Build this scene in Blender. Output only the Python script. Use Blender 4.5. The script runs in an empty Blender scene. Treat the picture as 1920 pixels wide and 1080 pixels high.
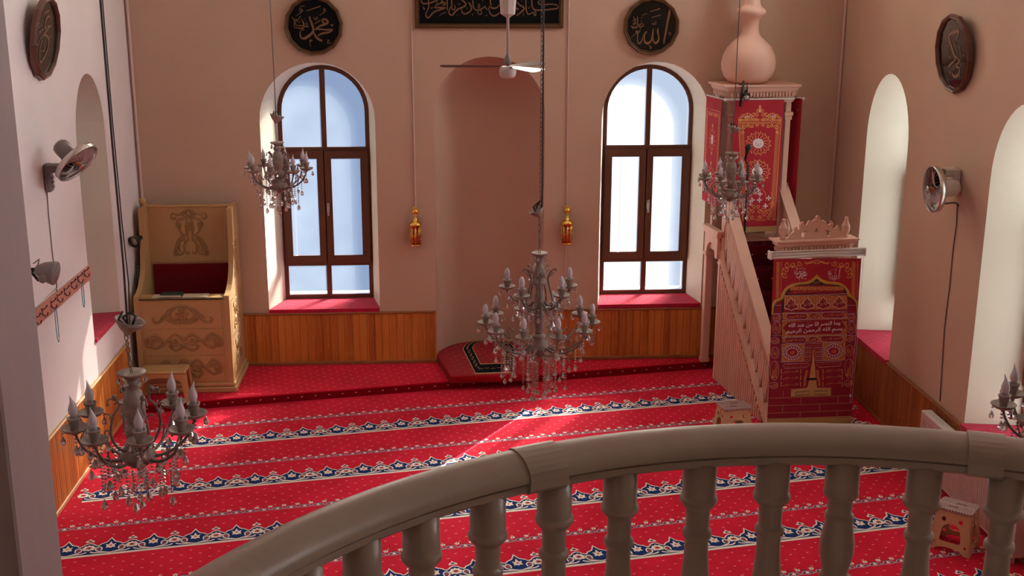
SUN_E=60; SKY_E=1.0; EXPO=0.0; SOFT_SUN_E=200; FILM_CLEAR=.06
FL_C=(.42,.60,1.0); FL_E=.54; FL_T=(.0060,.0068,.0072)
FR_C=(.62,.76,1.0); FR_E=.78; FR_T=(.015,.0145,.014)
SIDE_R=2.8; SIDE_L=.25; SIDE_F=.8
UB_C=(1,.90,.76); UB_E=42; UR_C=(.93,.96,1.0); UR_E=42; UL_C=(1,.92,.82); UL_E=2  # colours and strengths of the added unseen upper windows
import bpy, math, random
from mathutils import Vector, Matrix, geometry
random.seed(7)
R=math.radians; PI=math.pi; sin=math.sin; cos=math.cos
SC=bpy.context.scene; COL=SC.collection
# ---------------------------------------------------------------- camera
F=2210.; CAMZ=4.1; YAW,PIT,ROL=R(3.93),R(14.76),R(-0.18)
_f=Vector((sin(YAW)*cos(PIT),cos(YAW)*cos(PIT),-sin(PIT))); _r=Vector((cos(YAW),-sin(YAW),0)); _d=_f.cross(_r)
_rr=cos(ROL)*_r+sin(ROL)*_d; _dd=-sin(ROL)*_r+cos(ROL)*_d
CP=Vector((0,0,CAMZ))
cd=bpy.data.cameras.new('camera'); cam=bpy.data.objects.new('camera',cd); COL.objects.link(cam)
cd.sensor_width=36; cd.sensor_fit='HORIZONTAL'; cd.lens=F/1920*36; cd.clip_start=.05; cd.clip_end=200
cam.matrix_world=Matrix(((_rr.x,-_dd.x,-_f.x,0),(_rr.y,-_dd.y,-_f.y,0),(_rr.z,-_dd.z,-_f.z,CAMZ),(0,0,0,1)))
SC.camera=cam
def on(x,y,ax,v):
    """the point of the plane ax=v seen at photo position x,y"""
    d=_rr*((x-960)/F)+_dd*((y-540)/F)+_f; i='XYZ'.index(ax)
    return CP+d*((v-CP[i])/d[i])
# ---------------------------------------------------------------- mesh builder
class MB:
    def __init__(s): s.v=[];s.f=[];s.m=[];s.sm=[]
    def add(s,vs,fs,mi=0,smooth=False):
        b=len(s.v); s.v+= [tuple(p) for p in vs]
        for f in fs: s.f.append([b+i for i in f]); s.m.append(mi); s.sm.append(smooth)
        return s
    def box(s,a,b,mi=0,fr=None):
        (x0,y0,z0),(x1,y1,z1)=a,b
        vs=[(x,y,z) for x in (x0,x1) for y in (y0,y1) for z in (z0,z1)]
        if fr: vs=[fr(*p) for p in vs]
        return s.add(vs,[(0,1,3,2),(4,6,7,5),(0,4,5,1),(2,3,7,6),(0,2,6,4),(1,5,7,3)],mi)
    def bbox(s,a,b,c=.004,mi=0,fr=None):
        """box with chamfered edges"""
        a=list(a);b=list(b)
        for i in range(3):
            if a[i]>b[i]: a[i],b[i]=b[i],a[i]
        c=min([c]+[(b[i]-a[i])*.45 for i in range(3)])
        X,Y,Z=[(a[i],a[i]+c,b[i]-c,b[i]) for i in range(3)]
        vs=[];
        def o(x,y,z): vs.append((x,y,z)); return len(vs)-1
        ix={}
        for sx in (0,1):
            for sy in (0,1):
                for sz in (0,1):
                    ox,oy,oz=X[3*sx],Y[3*sy],Z[3*sz]; nx,ny,nz=X[1+sx],Y[1+sy],Z[1+sz]
                    ix[sx,sy,sz]=(o(ox,ny,nz),o(nx,oy,nz),o(nx,ny,oz))
        fs=[]
        for k in (0,1):
            fs.append([ix[k,0,0][0],ix[k,1,0][0],ix[k,1,1][0],ix[k,0,1][0]])
            fs.append([ix[0,k,0][1],ix[1,k,0][1],ix[1,k,1][1],ix[0,k,1][1]])
            fs.append([ix[0,0,k][2],ix[1,0,k][2],ix[1,1,k][2],ix[0,1,k][2]])
        for p in (0,1):
            for q in (0,1):
                fs.append([ix[p,q,0][0],ix[p,q,1][0],ix[p,q,1][1],ix[p,q,0][1]])
                fs.append([ix[p,0,q][0],ix[p,1,q][0],ix[p,1,q][2],ix[p,0,q][2]])
                fs.append([ix[0,p,q][1],ix[1,p,q][1],ix[1,p,q][2],ix[0,p,q][2]])
        for k in ix.values(): fs.append(list(k))
        if fr: vs=[fr(*p) for p in vs]
        return s.add(vs,fs,mi)
    def loops(s,rings,mi=0,smooth=True,closed=True,cap=(True,True)):
        n=len(rings[0]); vs=[p for r in rings for p in r]; fs=[]
        for i in range(len(rings)-1):
            for j in range(n if closed else n-1):
                k=(j+1)%n; fs.append((i*n+j,i*n+k,(i+1)*n+k,(i+1)*n+j))
        s.add(vs,fs,mi,smooth)
        if closed:
            if cap[0]: s.add(rings[0],[list(range(n))[::-1]],mi)
            if cap[1]: s.add(rings[-1],[list(range(n))],mi)
        return s
    def lathe(s,prof,n=16,c=(0,0,0),mi=0,smooth=True,fr=None,ph=0,sx=1,sy=1):
        rings=[]
        for r,z in prof:
            ring=[(c[0]+max(r,1e-4)*cos(2*PI*i/n+ph)*sx,c[1]+max(r,1e-4)*sin(2*PI*i/n+ph)*sy,c[2]+z) for i in range(n)]
            rings.append([fr(*p) for p in ring] if fr else ring)
        return s.loops(rings,mi,smooth)
    def tube(s,pts,r,n=6,mi=0,smooth=True,closed=False,flat=1):
        pts=[Vector(p) for p in pts]; N=len(pts); rs=r if isinstance(r,(list,tuple)) else [r]*N
        rings=[]; up=None
        for i,p in enumerate(pts):
            if closed: t=pts[(i+1)%N]-pts[i-1]
            else: t=pts[min(i+1,N-1)]-pts[max(i-1,0)]
            if t.length<1e-9: t=Vector((0,0,1))
            t.normalize()
            if up is None:
                up=Vector((0,0,1)) if abs(t.z)<.9 else Vector((1,0,0))
            a=t.cross(up)
            if a.length<1e-6: a=t.orthogonal()
            a.normalize(); b=a.cross(t).normalized(); up=b
            rings.append([p+(a*cos(2*PI*k/n)+b*sin(2*PI*k/n)*flat)*rs[i] for k in range(n)])
        if closed: rings.append(rings[0]); return s.loops(rings,mi,smooth,cap=(False,False))
        return s.loops(rings,mi,smooth)
    def torus(s,c,Rr,r,n=20,m=8,ax='z',mi=0,sx=1,sy=1):
        pts=[]
        for i in range(n):
            a=2*PI*i/n; x,y=Rr*cos(a)*sx,Rr*sin(a)*sy
            q={'z':(x,y,0),'y':(x,0,y),'x':(0,x,y)}[ax]; pts.append((c[0]+q[0],c[1]+q[1],c[2]+q[2]))
        return s.tube(pts,r,m,mi,closed=True)
    def sph(s,c,r,n=12,m=8,mi=0,sc=(1,1,1)):
        return s.lathe([(r*sin(PI*i/m)*1,-r*cos(PI*i/m)*sc[2]) for i in range(m+1)],n,c,mi)
    def poly(s,pts,mi=0): return s.add(pts,[list(range(len(pts)))],mi)
    def prism(s,poly,h0,h1,fr,holes=(),mi=0,mi_side=None):
        """2D polygon (with holes) extruded between h0 and h1 through fr(a,b,h)"""
        loops=[list(poly)]+[list(h) for h in holes]
        tri=geometry.tessellate_polygon([[Vector((p[0],p[1],0)) for p in l] for l in loops])
        flat=[p for l in loops for p in l]; n=len(flat)
        vs=[fr(p[0],p[1],h0) for p in flat]+[fr(p[0],p[1],h1) for p in flat]
        fs=[tuple(t) for t in tri]+[tuple(n+i for i in reversed(t)) for t in tri]
        s.add(vs,fs,mi)
        b=0; sd=[]
        for l in loops:
            k=len(l)
            for i in range(k): j=(i+1)%k; sd.append((b+i,b+j,n+b+j,n+b+i))
            b+=k
        return s.add(vs,sd,mi if mi_side is None else mi_side)
    def flat(s,poly,h,fr,mi=0,holes=()):
        loops=[list(poly)]+[list(q) for q in holes]
        tri=geometry.tessellate_polygon([[Vector((p[0],p[1],0)) for p in l] for l in loops])
        fl=[p for l in loops for p in l]
        return s.add([fr(p[0],p[1],h) for p in fl],[tuple(t) for t in tri],mi)
    def stroke(s,pts,w,h,fr,mi=0,k=5,raw=False,th=0):
        """flat ribbon along a smoothed 2D path; pts (x,y[,w])"""
        P=[(p[0],p[1],(p[2] if len(p)>2 else w)) for p in pts]
        if not raw and len(P)>2: P=smooth(P,k)
        L=[];Rr=[]
        for i,p in enumerate(P):
            a=P[max(i-1,0)];b=P[min(i+1,len(P)-1)]
            dx,dy=b[0]-a[0],b[1]-a[1]; l=math.hypot(dx,dy) or 1; q=p[2]/2
            L.append((p[0]-dy/l*q,p[1]+dx/l*q));Rr.append((p[0]+dy/l*q,p[1]-dx/l*q))
        n=len(P)
        vs=[fr(*q,h) for q in L]+[fr(*q,h) for q in Rr]
        fs=[(i,i+1,n+i+1,n+i) for i in range(n-1)]
        if th:
            vs+=[fr(*q,h-th) for q in L]+[fr(*q,h-th) for q in Rr]
            fs+=[(i,i+1,2*n+i+1,2*n+i) for i in range(n-1)]+[(n+i,n+i+1,3*n+i+1,3*n+i) for i in range(n-1)]
        return s.add(vs,fs,mi)
    def obj(s,name,mats,parent=None,bevel=0,world=False):
        me=bpy.data.meshes.new(name)
        vs=s.v
        if world and parent is not None:
            inv=parent.matrix_basis.inverted(); vs=[tuple(inv@Vector(p)) for p in vs]
        me.from_pydata(vs,[],s.f); 
        mats=mats if isinstance(mats,(list,tuple)) else [mats]
        for m in mats: me.materials.append(m)
        me.polygons.foreach_set('material_index',s.m)
        me.polygons.foreach_set('use_smooth',s.sm)
        me.validate(); me.update()
        import bmesh
        bm=bmesh.new(); bm.from_mesh(me); bmesh.ops.remove_doubles(bm,verts=bm.verts,dist=1e-5) if len(s.v)<60000 and not getattr(s,'nomerge',0) else None
        if not getattr(s,'norecalc',0): bmesh.ops.recalc_face_normals(bm,faces=bm.faces)
        bm.to_mesh(me); bm.free()
        o=bpy.data.objects.new(name,me); COL.objects.link(o)
        if parent is not None: o.parent=parent
        return o
def smooth(P,k=5):
    out=[]; n=len(P)
    for i in range(n-1):
        p0=P[max(i-1,0)];p1=P[i];p2=P[i+1];p3=P[min(i+2,n-1)]
        for j in range(k):
            t=j/k; out.append(tuple(.5*((2*b)+(-a+c)*t+(2*a-5*b+4*c-d)*t*t+(-a+3*b-3*c+d)*t**3) for a,b,c,d in zip(p0,p1,p2,p3)))
    out.append(tuple(P[-1])); return out
def arc(cx,cy,r,a0,a1,n=12,ry=None):
    ry=r if ry is None else ry
    return [(cx+r*cos(R(a0+(a1-a0)*i/n)),cy+ry*sin(R(a0+(a1-a0)*i/n))) for i in range(n+1)]
def spiral(cx,cy,r0,r1,a0,a1,n=14):
    return [(cx+(r0+(r1-r0)*i/n)*cos(R(a0+(a1-a0)*i/n)),cy+(r0+(r1-r0)*i/n)*sin(R(a0+(a1-a0)*i/n))) for i in range(n+1)]
def tag(o,label=None,cat=None,group=None,kind=None):
    if label: o['label']=label
    if cat: o['category']=cat
    if group: o['group']=group
    if kind: o['kind']=kind
    return o
def thing(name,label,cat,loc=(0,0,0),rotz=0,group=None,kind=None):
    o=bpy.data.objects.new(name,None); COL.objects.link(o); o.empty_display_size=.1
    o.matrix_basis=Matrix.Translation(loc)@Matrix.Rotation(rotz,4,'Z')
    return tag(o,label,cat,group,kind)
def dup(root,loc,rotz=0,label=None,skip=()):
    r=root.copy(); COL.objects.link(r); r.matrix_basis=Matrix.Translation(loc)@Matrix.Rotation(rotz,4,'Z')
    if label: r['label']=label
    for ch in list(root.children):
        if ch.name.split('.')[0] in skip: continue
        c=ch.copy(); COL.objects.link(c); c.parent=r
        for g in list(ch.children):
            d=g.copy(); COL.objects.link(d); d.parent=c
    return r
# ---------------------------------------------------------------- materials
def mat(name,col,rough=.6,metal=0,var=0,vscale=6,bump=0,bscale=40,spec=.4,sheen=0,coat=0,stretch=None,col2=None):
    m=bpy.data.materials.new(name); m.use_nodes=True; nt=m.node_tree; b=nt.nodes['Principled BSDF']
    b.inputs['Base Color'].default_value=(*col,1); b.inputs['Roughness'].default_value=rough; b.inputs['Metallic'].default_value=metal
    b.inputs['Specular IOR Level'].default_value=spec
    if sheen: b.inputs['Sheen Weight'].default_value=sheen; b.inputs['Sheen Roughness'].default_value=.5
    if coat: b.inputs['Coat Weight'].default_value=coat; b.inputs['Coat Roughness'].default_value=.15
    if var or bump or col2:
        tc=nt.nodes.new('ShaderNodeTexCoord'); mp=nt.nodes.new('ShaderNodeMapping')
        nt.links.new(tc.outputs['Object'],mp.inputs['Vector'])
        if stretch: mp.inputs['Scale'].default_value=stretch
    if var or col2:
        nz=nt.nodes.new('ShaderNodeTexNoise'); nz.inputs['Scale'].default_value=vscale; nz.inputs['Detail'].default_value=5
        nt.links.new(mp.outputs['Vector'],nz.inputs['Vector'])
        cr=nt.nodes.new('ShaderNodeValToRGB'); e=cr.color_ramp.elements
        c2=col2 or tuple(c*(1-var) for c in col)
        e[0].position=.3; e[0].color=(*c2,1); e[1].position=.7; e[1].color=(*[min(1,c*(1+var*.5)) for c in col],1)
        nt.links.new(nz.outputs['Fac'],cr.inputs['Fac']); nt.links.new(cr.outputs['Color'],b.inputs['Base Color'])
    if bump:
        n2=nt.nodes.new('ShaderNodeTexNoise'); n2.inputs['Scale'].default_value=bscale; n2.inputs['Detail'].default_value=4
        nt.links.new(mp.outputs['Vector'],n2.inputs['Vector'])
        bp=nt.nodes.new('ShaderNodeBump'); bp.inputs['Strength'].default_value=bump; bp.inputs['Distance'].default_value=.01
        nt.links.new(n2.outputs['Fac'],bp.inputs['Height']); nt.links.new(bp.outputs['Normal'],b.inputs['Normal'])
    return m
M={}
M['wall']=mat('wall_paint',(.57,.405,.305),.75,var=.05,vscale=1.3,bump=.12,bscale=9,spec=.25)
M['wall_lit']=mat('lit_wall_paint',(.80,.75,.75),.75,var=.05,vscale=1.3,bump=.12,bscale=9,spec=.25)  # wall paint lightened to put the side light into the colour
M['reveal']=mat('reveal_paint',(.80,.76,.63),.6,var=.04,vscale=2,bump=.1,bscale=8,spec=.3)
M['niche']=mat('niche_paint',(.57,.395,.30),.7,var=.05,vscale=1.3,bump=.1,bscale=9,spec=.25)
M['plaster']=mat('ceiling_paint',(.8,.76,.7),.8)
M['pillar']=mat('pillar_paint',(.34,.24,.24),.6,var=.1,vscale=3,bump=.25,bscale=14,stretch=(1,1,.3))
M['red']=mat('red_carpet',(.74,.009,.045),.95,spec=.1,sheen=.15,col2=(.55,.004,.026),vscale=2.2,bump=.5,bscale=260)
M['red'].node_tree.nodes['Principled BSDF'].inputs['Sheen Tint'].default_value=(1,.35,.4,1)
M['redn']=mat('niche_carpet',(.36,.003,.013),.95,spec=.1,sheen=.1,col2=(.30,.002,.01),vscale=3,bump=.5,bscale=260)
M['riser_shade']=mat('shaded_riser_carpet',(.20,.002,.008),.95,spec=.05)  # carpet red darkened, shade of the step front put into the colour
M['dred']=mat('dark_red_carpet',(.07,.003,.008),.95,spec=.05,var=.2,vscale=6)
M['sillred']=mat('sill_carpet',(.50,.012,.055),.95,spec=.1,sheen=.12,var=.2,vscale=7,bump=.4,bscale=200)
M['cream']=mat('cream_pile',(.90,.84,.72),.95,spec=.1,var=.1,vscale=30)
M['navy']=mat('navy_pile',(.012,.035,.15),.95,spec=.1,var=.2,vscale=30)
M['grey_pile']=mat('grey_pile',(.42,.36,.42),.95,spec=.1)
M['tick']=mat('ivory_tick',(.78,.5,.38),.95,spec=.1)
M['pinkpile']=mat('salmon_pile',(.62,.12,.10),.95,spec=.1)
M['greenpile']=mat('black_pile',(.006,.008,.014),.95,spec=.1)
def plank(name,c1,c2,axis,w,gloss=.35):
    m=bpy.data.materials.new(name); m.use_nodes=True; nt=m.node_tree; b=nt.nodes['Principled BSDF']; b.inputs['Roughness'].default_value=gloss
    tc=nt.nodes.new('ShaderNodeTexCoord'); sp=nt.nodes.new('ShaderNodeSeparateXYZ'); nt.links.new(tc.outputs['Object'],sp.inputs[0])
    dv=nt.nodes.new('ShaderNodeMath'); dv.operation='DIVIDE'; dv.inputs[1].default_value=w; nt.links.new(sp.outputs[axis],dv.inputs[0])
    fl=nt.nodes.new('ShaderNodeMath'); fl.operation='FLOOR'; nt.links.new(dv.outputs[0],fl.inputs[0])
    wn=nt.nodes.new('ShaderNodeTexWhiteNoise'); wn.noise_dimensions='1D'; nt.links.new(fl.outputs[0],wn.inputs['W'])
    mp=nt.nodes.new('ShaderNodeMapping'); mp.inputs['Scale'].default_value=(14,14,1.2); 
    cb=nt.nodes.new('ShaderNodeCombineXYZ'); nt.links.new(wn.outputs['Value'],cb.inputs[2])
    va=nt.nodes.new('ShaderNodeVectorMath'); va.operation='ADD'; sc_=nt.nodes.new('ShaderNodeVectorMath'); sc_.operation='SCALE'; sc_.inputs['Scale'].default_value=9
    nt.links.new(cb.outputs[0],sc_.inputs[0]); nt.links.new(tc.outputs['Object'],va.inputs[0]); nt.links.new(sc_.outputs[0],va.inputs[1]); nt.links.new(va.outputs[0],mp.inputs['Vector'])
    nz=nt.nodes.new('ShaderNodeTexNoise'); nz.inputs['Scale'].default_value=3; nz.inputs['Detail'].default_value=6; nz.inputs['Distortion'].default_value=1.2; nt.links.new(mp.outputs[0],nz.inputs['Vector'])
    mx=nt.nodes.new('ShaderNodeMath'); mx.operation='MULTIPLY_ADD'; mx.inputs[1].default_value=.55; nt.links.new(wn.outputs['Value'],mx.inputs[0]); nt.links.new(nz.outputs['Fac'],mx.inputs[2])
    cr=nt.nodes.new('ShaderNodeValToRGB'); e=cr.color_ramp.elements; e[0].position=.35; e[0].color=(*c2,1); e[1].position=1.0; e[1].color=(*c1,1)
    nt.links.new(mx.outputs[0],cr.inputs['Fac']); nt.links.new(cr.outputs[0],b.inputs['Base Color']); return m
M['planks_x']=plank('pine_planks_back',(.60,.22,.045),(.33,.085,.014),'X',.0785)
M['planks_y']=plank('pine_planks_side',(.60,.22,.045),(.33,.085,.014),'Y',.045)
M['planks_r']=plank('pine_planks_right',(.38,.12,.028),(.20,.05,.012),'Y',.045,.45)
M['trim']=mat('pine_trim',(.62,.33,.12),.4,var=.2,vscale=5,stretch=(.3,.3,6))
M['dtrim']=mat('dark_pine_trim',(.30,.11,.035),.4,var=.2,vscale=5)
M['pvc']=mat('brown_window_profile',(.12,.048,.028),.35,var=.15,vscale=9)
M['ivory']=mat('ivory_cabinet_paint',(.50,.305,.135),.5,var=.06,vscale=3,spec=.35)
M['ivory_d']=mat('carved_relief_paint',(.42,.25,.105),.55,var=.15,vscale=20)
M['pulpit']=mat('pulpit_pink_paint',(.78,.50,.39),.5,var=.06,vscale=4,spec=.4)
M['crimson']=mat('crimson_velvet',(.16,.003,.008),.9,sheen=.2,spec=.1)
M['curt']=mat('maroon_cloth',(.44,.030,.05),.8,spec=.15,var=.08,vscale=5)
M['cdark']=mat('deep_maroon_print',(.30,.025,.05),.75,spec=.15)
M['gold']=mat('gold_print',(.88,.46,.13),.6,var=.15,vscale=40)
M['gold2']=mat('ochre_print',(.80,.40,.10),.65,var=.3,vscale=60)
M['yellow']=mat('yellow_arch_print',(.66,.43,.08),.55,var=.2,vscale=6)
M['rust']=mat('rust_print',(.46,.13,.05),.65,var=.3,vscale=50)
M['lilac']=mat('lilac_line_print',(.58,.50,.60),.6)
M['white']=mat('white_print',(.92,.86,.88),.6)
M['sand']=mat('sand_print',(.62,.44,.20),.6,var=.15,vscale=30)
M['bluegrey']=mat('grey_blue_print',(.20,.18,.24),.6)
M['fringe']=mat('gold_fringe',(.55,.38,.16),.8,var=.3,vscale=60,stretch=(8,8,.5))
M['black']=mat('black_plastic',(.012,.011,.011),.4)
M['blackglass']=mat('glazed_black_panel',(.006,.008,.007),.08,spec=.6)
M['matteblack']=mat('black_panel',(.004,.005,.005),.6,spec=.08)
M['bronze']=mat('dark_gilt_frame',(.13,.062,.022),.45,metal=.25,var=.2,vscale=20)
M['goldtext']=mat('old_gold_lettering',(.19,.095,.045),.5,metal=.2)
M['brass']=mat('polished_brass',(.85,.55,.12),.14,metal=1)
M['redglass']=mat('red_glass',(.65,.02,.015),.12,spec=.6,coat=.5)
M['antique']=mat('antique_white_enamel',(.31,.235,.20),.45,var=.35,vscale=30,spec=.4)
M['arm']=mat('weathered_arm_metal',(.22,.17,.15),.4,metal=.3,var=.3,vscale=40)
M['bulb']=mat('frosted_bulb',(.62,.56,.60),.2,spec=.5)
M['bulbbase']=mat('bulb_plastic_base',(.48,.43,.44),.5)
M['chain']=mat('steel_chain',(.14,.12,.11),.4,metal=.7)
M['cable']=mat('dark_cable',(.05,.038,.034),.6)
M['plastic']=mat('off_white_plastic',(.60,.52,.48),.4,spec=.4)
M['plasticg']=mat('grey_plastic',(.20,.165,.155),.35,spec=.5)
M['chrome']=mat('chrome',(.65,.63,.6),.25,metal=1)
M['duct']=mat('painted_cable_duct',(.60,.44,.38),.5)
M['rail']=mat('painted_stone_rail',(.31,.22,.168),.38,var=.08,vscale=5,bump=.2,bscale=16,spec=.45)
M['radi']=mat('radiator_enamel',(.62,.46,.42),.35)
M['radw']=mat('radiator_grille',(.80,.80,.76),.4)
M['stool1']=mat('tan_stool_plastic',(.62,.38,.22),.45,var=.05)
M['stool2']=mat('mauve_stool_top',(.30,.19,.185),.4)
M['stoolc']=mat('cream_stool_plastic',(.66,.47,.27),.4)
M['book']=mat('dark_green_book_cover',(.01,.035,.03),.5)
M['paper']=mat('paper',(.7,.62,.48),.7)
M['rack']=mat('pink_rack_board',(.50,.20,.15),.5,var=.15,vscale=8)
M['hook']=mat('dark_hook_metal',(.05,.035,.03),.35,metal=.8)
M['bluebead']=mat('blue_beads',(.05,.25,.35),.4)
M['orange']=mat('orange_hub',(.6,.2,.05),.4)
M['blade']=mat('translucent_fan_blade',(.36,.25,.25),.3)
M['bladed']=mat('brown_fan_blade',(.08,.04,.03),.4)
def glass(name,col=(1,1,1),ior=1.6,rough=0.0):
    m=bpy.data.materials.new(name); m.use_nodes=True; b=m.node_tree.nodes['Principled BSDF']
    b.inputs['Base Color'].default_value=(*col,1); b.inputs['Roughness'].default_value=rough; b.inputs['IOR'].default_value=ior; b.inputs['Transmission Weight'].default_value=1; return m
M['crystal']=glass('cut_crystal',(1,.98,.97),1.7)
_nt=M['crystal'].node_tree; _g=_nt.nodes.new('ShaderNodeBsdfGlossy'); _g.inputs['Roughness'].default_value=.10; _m=_nt.nodes.new('ShaderNodeMixShader'); _m.inputs[0].default_value=.42
_nt.links.new(_nt.nodes['Principled BSDF'].outputs[0],_m.inputs[1]); _nt.links.new(_g.outputs[0],_m.inputs[2]); _nt.links.new(_m.outputs[0],_nt.nodes['Material Output'].inputs['Surface'])
def film(name,emc,ems,trans,clear=0):
    m=bpy.data.materials.new(name); m.use_nodes=True; nt=m.node_tree; nt.nodes.clear()
    o=nt.nodes.new('ShaderNodeOutputMaterial'); a=nt.nodes.new('ShaderNodeAddShader'); e=nt.nodes.new('ShaderNodeEmission'); t=nt.nodes.new('ShaderNodeBsdfTranslucent')
    tc=nt.nodes.new('ShaderNodeTexCoord'); nz=nt.nodes.new('ShaderNodeTexNoise'); nz.inputs['Scale'].default_value=2.2; nz.inputs['Detail'].default_value=4; nt.links.new(tc.outputs['Object'],nz.inputs['Vector'])
    cr=nt.nodes.new('ShaderNodeValToRGB'); cr.color_ramp.elements[0].position=.35; cr.color_ramp.elements[0].color=tuple(c*.72 for c in trans)+(1,); cr.color_ramp.elements[1].position=.65; cr.color_ramp.elements[1].color=(*trans,1)
    nt.links.new(nz.outputs['Fac'],cr.inputs['Fac']); nt.links.new(cr.outputs[0],t.inputs['Color'])
    e.inputs['Color'].default_value=(*emc,1); e.inputs['Strength'].default_value=ems
    nt.links.new(e.outputs[0],a.inputs[0]); nt.links.new(t.outputs[0],a.inputs[1])
    tp=nt.nodes.new('ShaderNodeBsdfTransparent'); tp.inputs[0].default_value=(1,.97,.92,1); mx=nt.nodes.new('ShaderNodeMixShader'); mx.inputs[0].default_value=clear
    nt.links.new(a.outputs[0],mx.inputs[1]); nt.links.new(tp.outputs[0],mx.inputs[2]); nt.links.new(mx.outputs[0],o.inputs['Surface']); return m
# ================================================================ LIGHT
SUN_AZ,SUN_EL=R(33),R(31)
sd=bpy.data.lights.new('sun','SUN'); so=bpy.data.objects.new('sun',sd); COL.objects.link(so)
sdir=Vector((sin(SUN_AZ)*cos(SUN_EL),cos(SUN_AZ)*cos(SUN_EL),sin(SUN_EL)))
so.rotation_euler=sdir.to_track_quat('Z','Y').to_euler(); so.location=sdir*30
sd.energy=SUN_E; sd.angle=R(.53); sd.color=(1,.95,.86)
s2=bpy.data.lights.new('soft_fill_sun','SUN'); o2=bpy.data.objects.new('soft_fill_sun',s2); COL.objects.link(o2)  # second, softer sun added for the glow on the carpet
o2.rotation_euler=so.rotation_euler; o2.location=sdir*31; s2.energy=SOFT_SUN_E; s2.angle=R(24); s2.color=(1,.96,.9)
w=bpy.data.worlds.new('world'); SC.world=w; w.use_nodes=True; nt=w.node_tree; bg=nt.nodes['Background']
bg.inputs[0].default_value=(.78,.88,1,1); bg.inputs['Strength'].default_value=SKY_E
SC.view_settings.view_transform='Standard'; SC.view_settings.look='None'; SC.view_settings.gamma=1; SC.view_settings.exposure=EXPO; SC.view_settings.use_curve_mapping=False
SC.cycles.max_bounces=10; SC.cycles.diffuse_bounces=6; SC.cycles.glossy_bounces=5; SC.cycles.transmission_bounces=8; SC.cycles.transparent_max_bounces=8
SC.cycles.caustics_reflective=False; SC.cycles.caustics_refractive=False; SC.cycles.sample_clamp_indirect=6
try: SC.cycles.use_denoising=True
except: pass
# ================================================================ ROOM
XL,XR,YB,YF,ZC=-2.99,4.25,12.12,-3.0,6.4
TH=.75; WD=.42     # wall thickness, depth of the window from the inner face
PZ=.085            # height of the carpeted platform
def archpoly(a0,a1,z0,zs,n=20,zt=None):
    """arched outline: a0..a1, sill z0, spring zs, apex zt"""
    c=(a0+a1)/2; r=(a1-a0)/2; ry=(zt-zs) if zt else r
    return [(a0,z0),(a1,z0)]+[(c+r*cos(PI*i/n),zs+ry*sin(PI*i/n)) for i in range(n+1)]
class Opening:
    def __init__(s,a0,a1,z0,zs,zt,b0,b1,c0,cs,ct): 
        s.inner=archpoly(a0,a1,z0,zs,20,zt); s.outer=archpoly(b0,b1,c0,cs,20,ct); s.fr=(b0,b1,c0,cs,ct); s.si=(a0,a1,z0)
def wall(name,label,lo,hi,fr,openings,extra=()):
    """fr(a,z,h): h=0 inner face, h grows outwards"""
    b=MB()
    rect=[(lo,0),(hi,0),(hi,ZC),(lo,ZC)]
    for e in extra: rect=e(rect)
    b.flat(rect,0,fr,0,[o.inner for o in openings])
    b.flat([(lo,0),(hi,0),(hi,ZC),(lo,ZC)],TH,fr,0,[o.outer for o in openings])
    for o in openings:
        n=len(o.inner)
        A=[fr(*p,0) for p in o.inner]; B=[fr(*p,WD) for p in o.outer]; C=[fr(*p,TH) for p in o.outer]
        b.add(A+B,[(i,(i+1)%n,n+(i+1)%n,n+i) for i in range(n)],1)
        b.add(B+C,[(i,(i+1)%n,n+(i+1)%n,n+i) for i in range(n)],1)
    b.norecalc=1
    o=b.obj(name,[M['wall_lit'] if name=='wall_left' else M['wall'],M['reveal'],M['niche']]); tag(o,label,kind='structure'); return b,o
frB=lambda a,z,h:(a,YB+h,z)
frL=lambda a,z,h:(XL-h,a,z)
frR=lambda a,z,h:(XR+h,a,z)
frF=lambda a,z,h:(a,YF-h,z)
ZT=3.27
opB=[Opening(-1.735,-.572,.69,2.69,ZT,-1.61,-.655,.70,2.735,3.215),Opening(1.757,2.878,.69,2.70,ZT,1.832,2.805,.70,2.735,3.215)]
NX0,NX1,NZS,NZT=.024,1.165,2.76,3.325
def notch(rect):
    c=(NX0+NX1)/2;r=(NX1-NX0)/2
    a=[(c-r*cos(PI*i/24),NZS+(NZT-NZS)*sin(PI*i/24)) for i in range(25)]
    return [rect[0],(NX0,0)]+a+[(NX1,0)]+rect[1:]
opB2=[Opening(x-.42,x+.42,4.35,5.3,5.72,x-.36,x+.36,4.37,5.28,5.64) for x in (-1.15,.6,2.35)]  # openings of upper windows added out of view for fill light
wall('wall_back','pinkish beige back wall with the tall rounded prayer niche between two windows',XL-TH,XR+TH,frB,opB+opB2,[notch])
# prayer niche: half cylinder with a quarter dome
b=MB(); c=(NX0+NX1)/2;r=(NX1-NX0)/2; DEP=.52
rings=[]
for z in [0,.12,.124,.2,.5,1,1.5,2,2.4,NZS]:
    rings.append([(c-r*cos(PI*i/28),YB+DEP*sin(PI*i/28),z) for i in range(29)])
for k in range(1,13):
    t=PI/2*k/12; rings.append([(c-r*cos(PI*i/28)*cos(t),YB+DEP*sin(PI*i/28)*cos(t),NZS+(NZT-NZS)*sin(t)) for i in range(29)])
b.loops(rings,closed=False)
tag(b.obj('wall_niche',M['niche']),'rounded half-domed niche recessed in the middle of the back wall',kind='structure')
opR=[Opening(10.25,11.27,.60,2.62,3.25,10.32,11.2,.62,2.66,3.2),Opening(7.62,8.64,.60,2.62,3.25,7.69,8.57,.62,2.66,3.2),Opening(4.9,5.92,.60,2.62,3.25,4.97,5.85,.62,2.66,3.2)]
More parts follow.
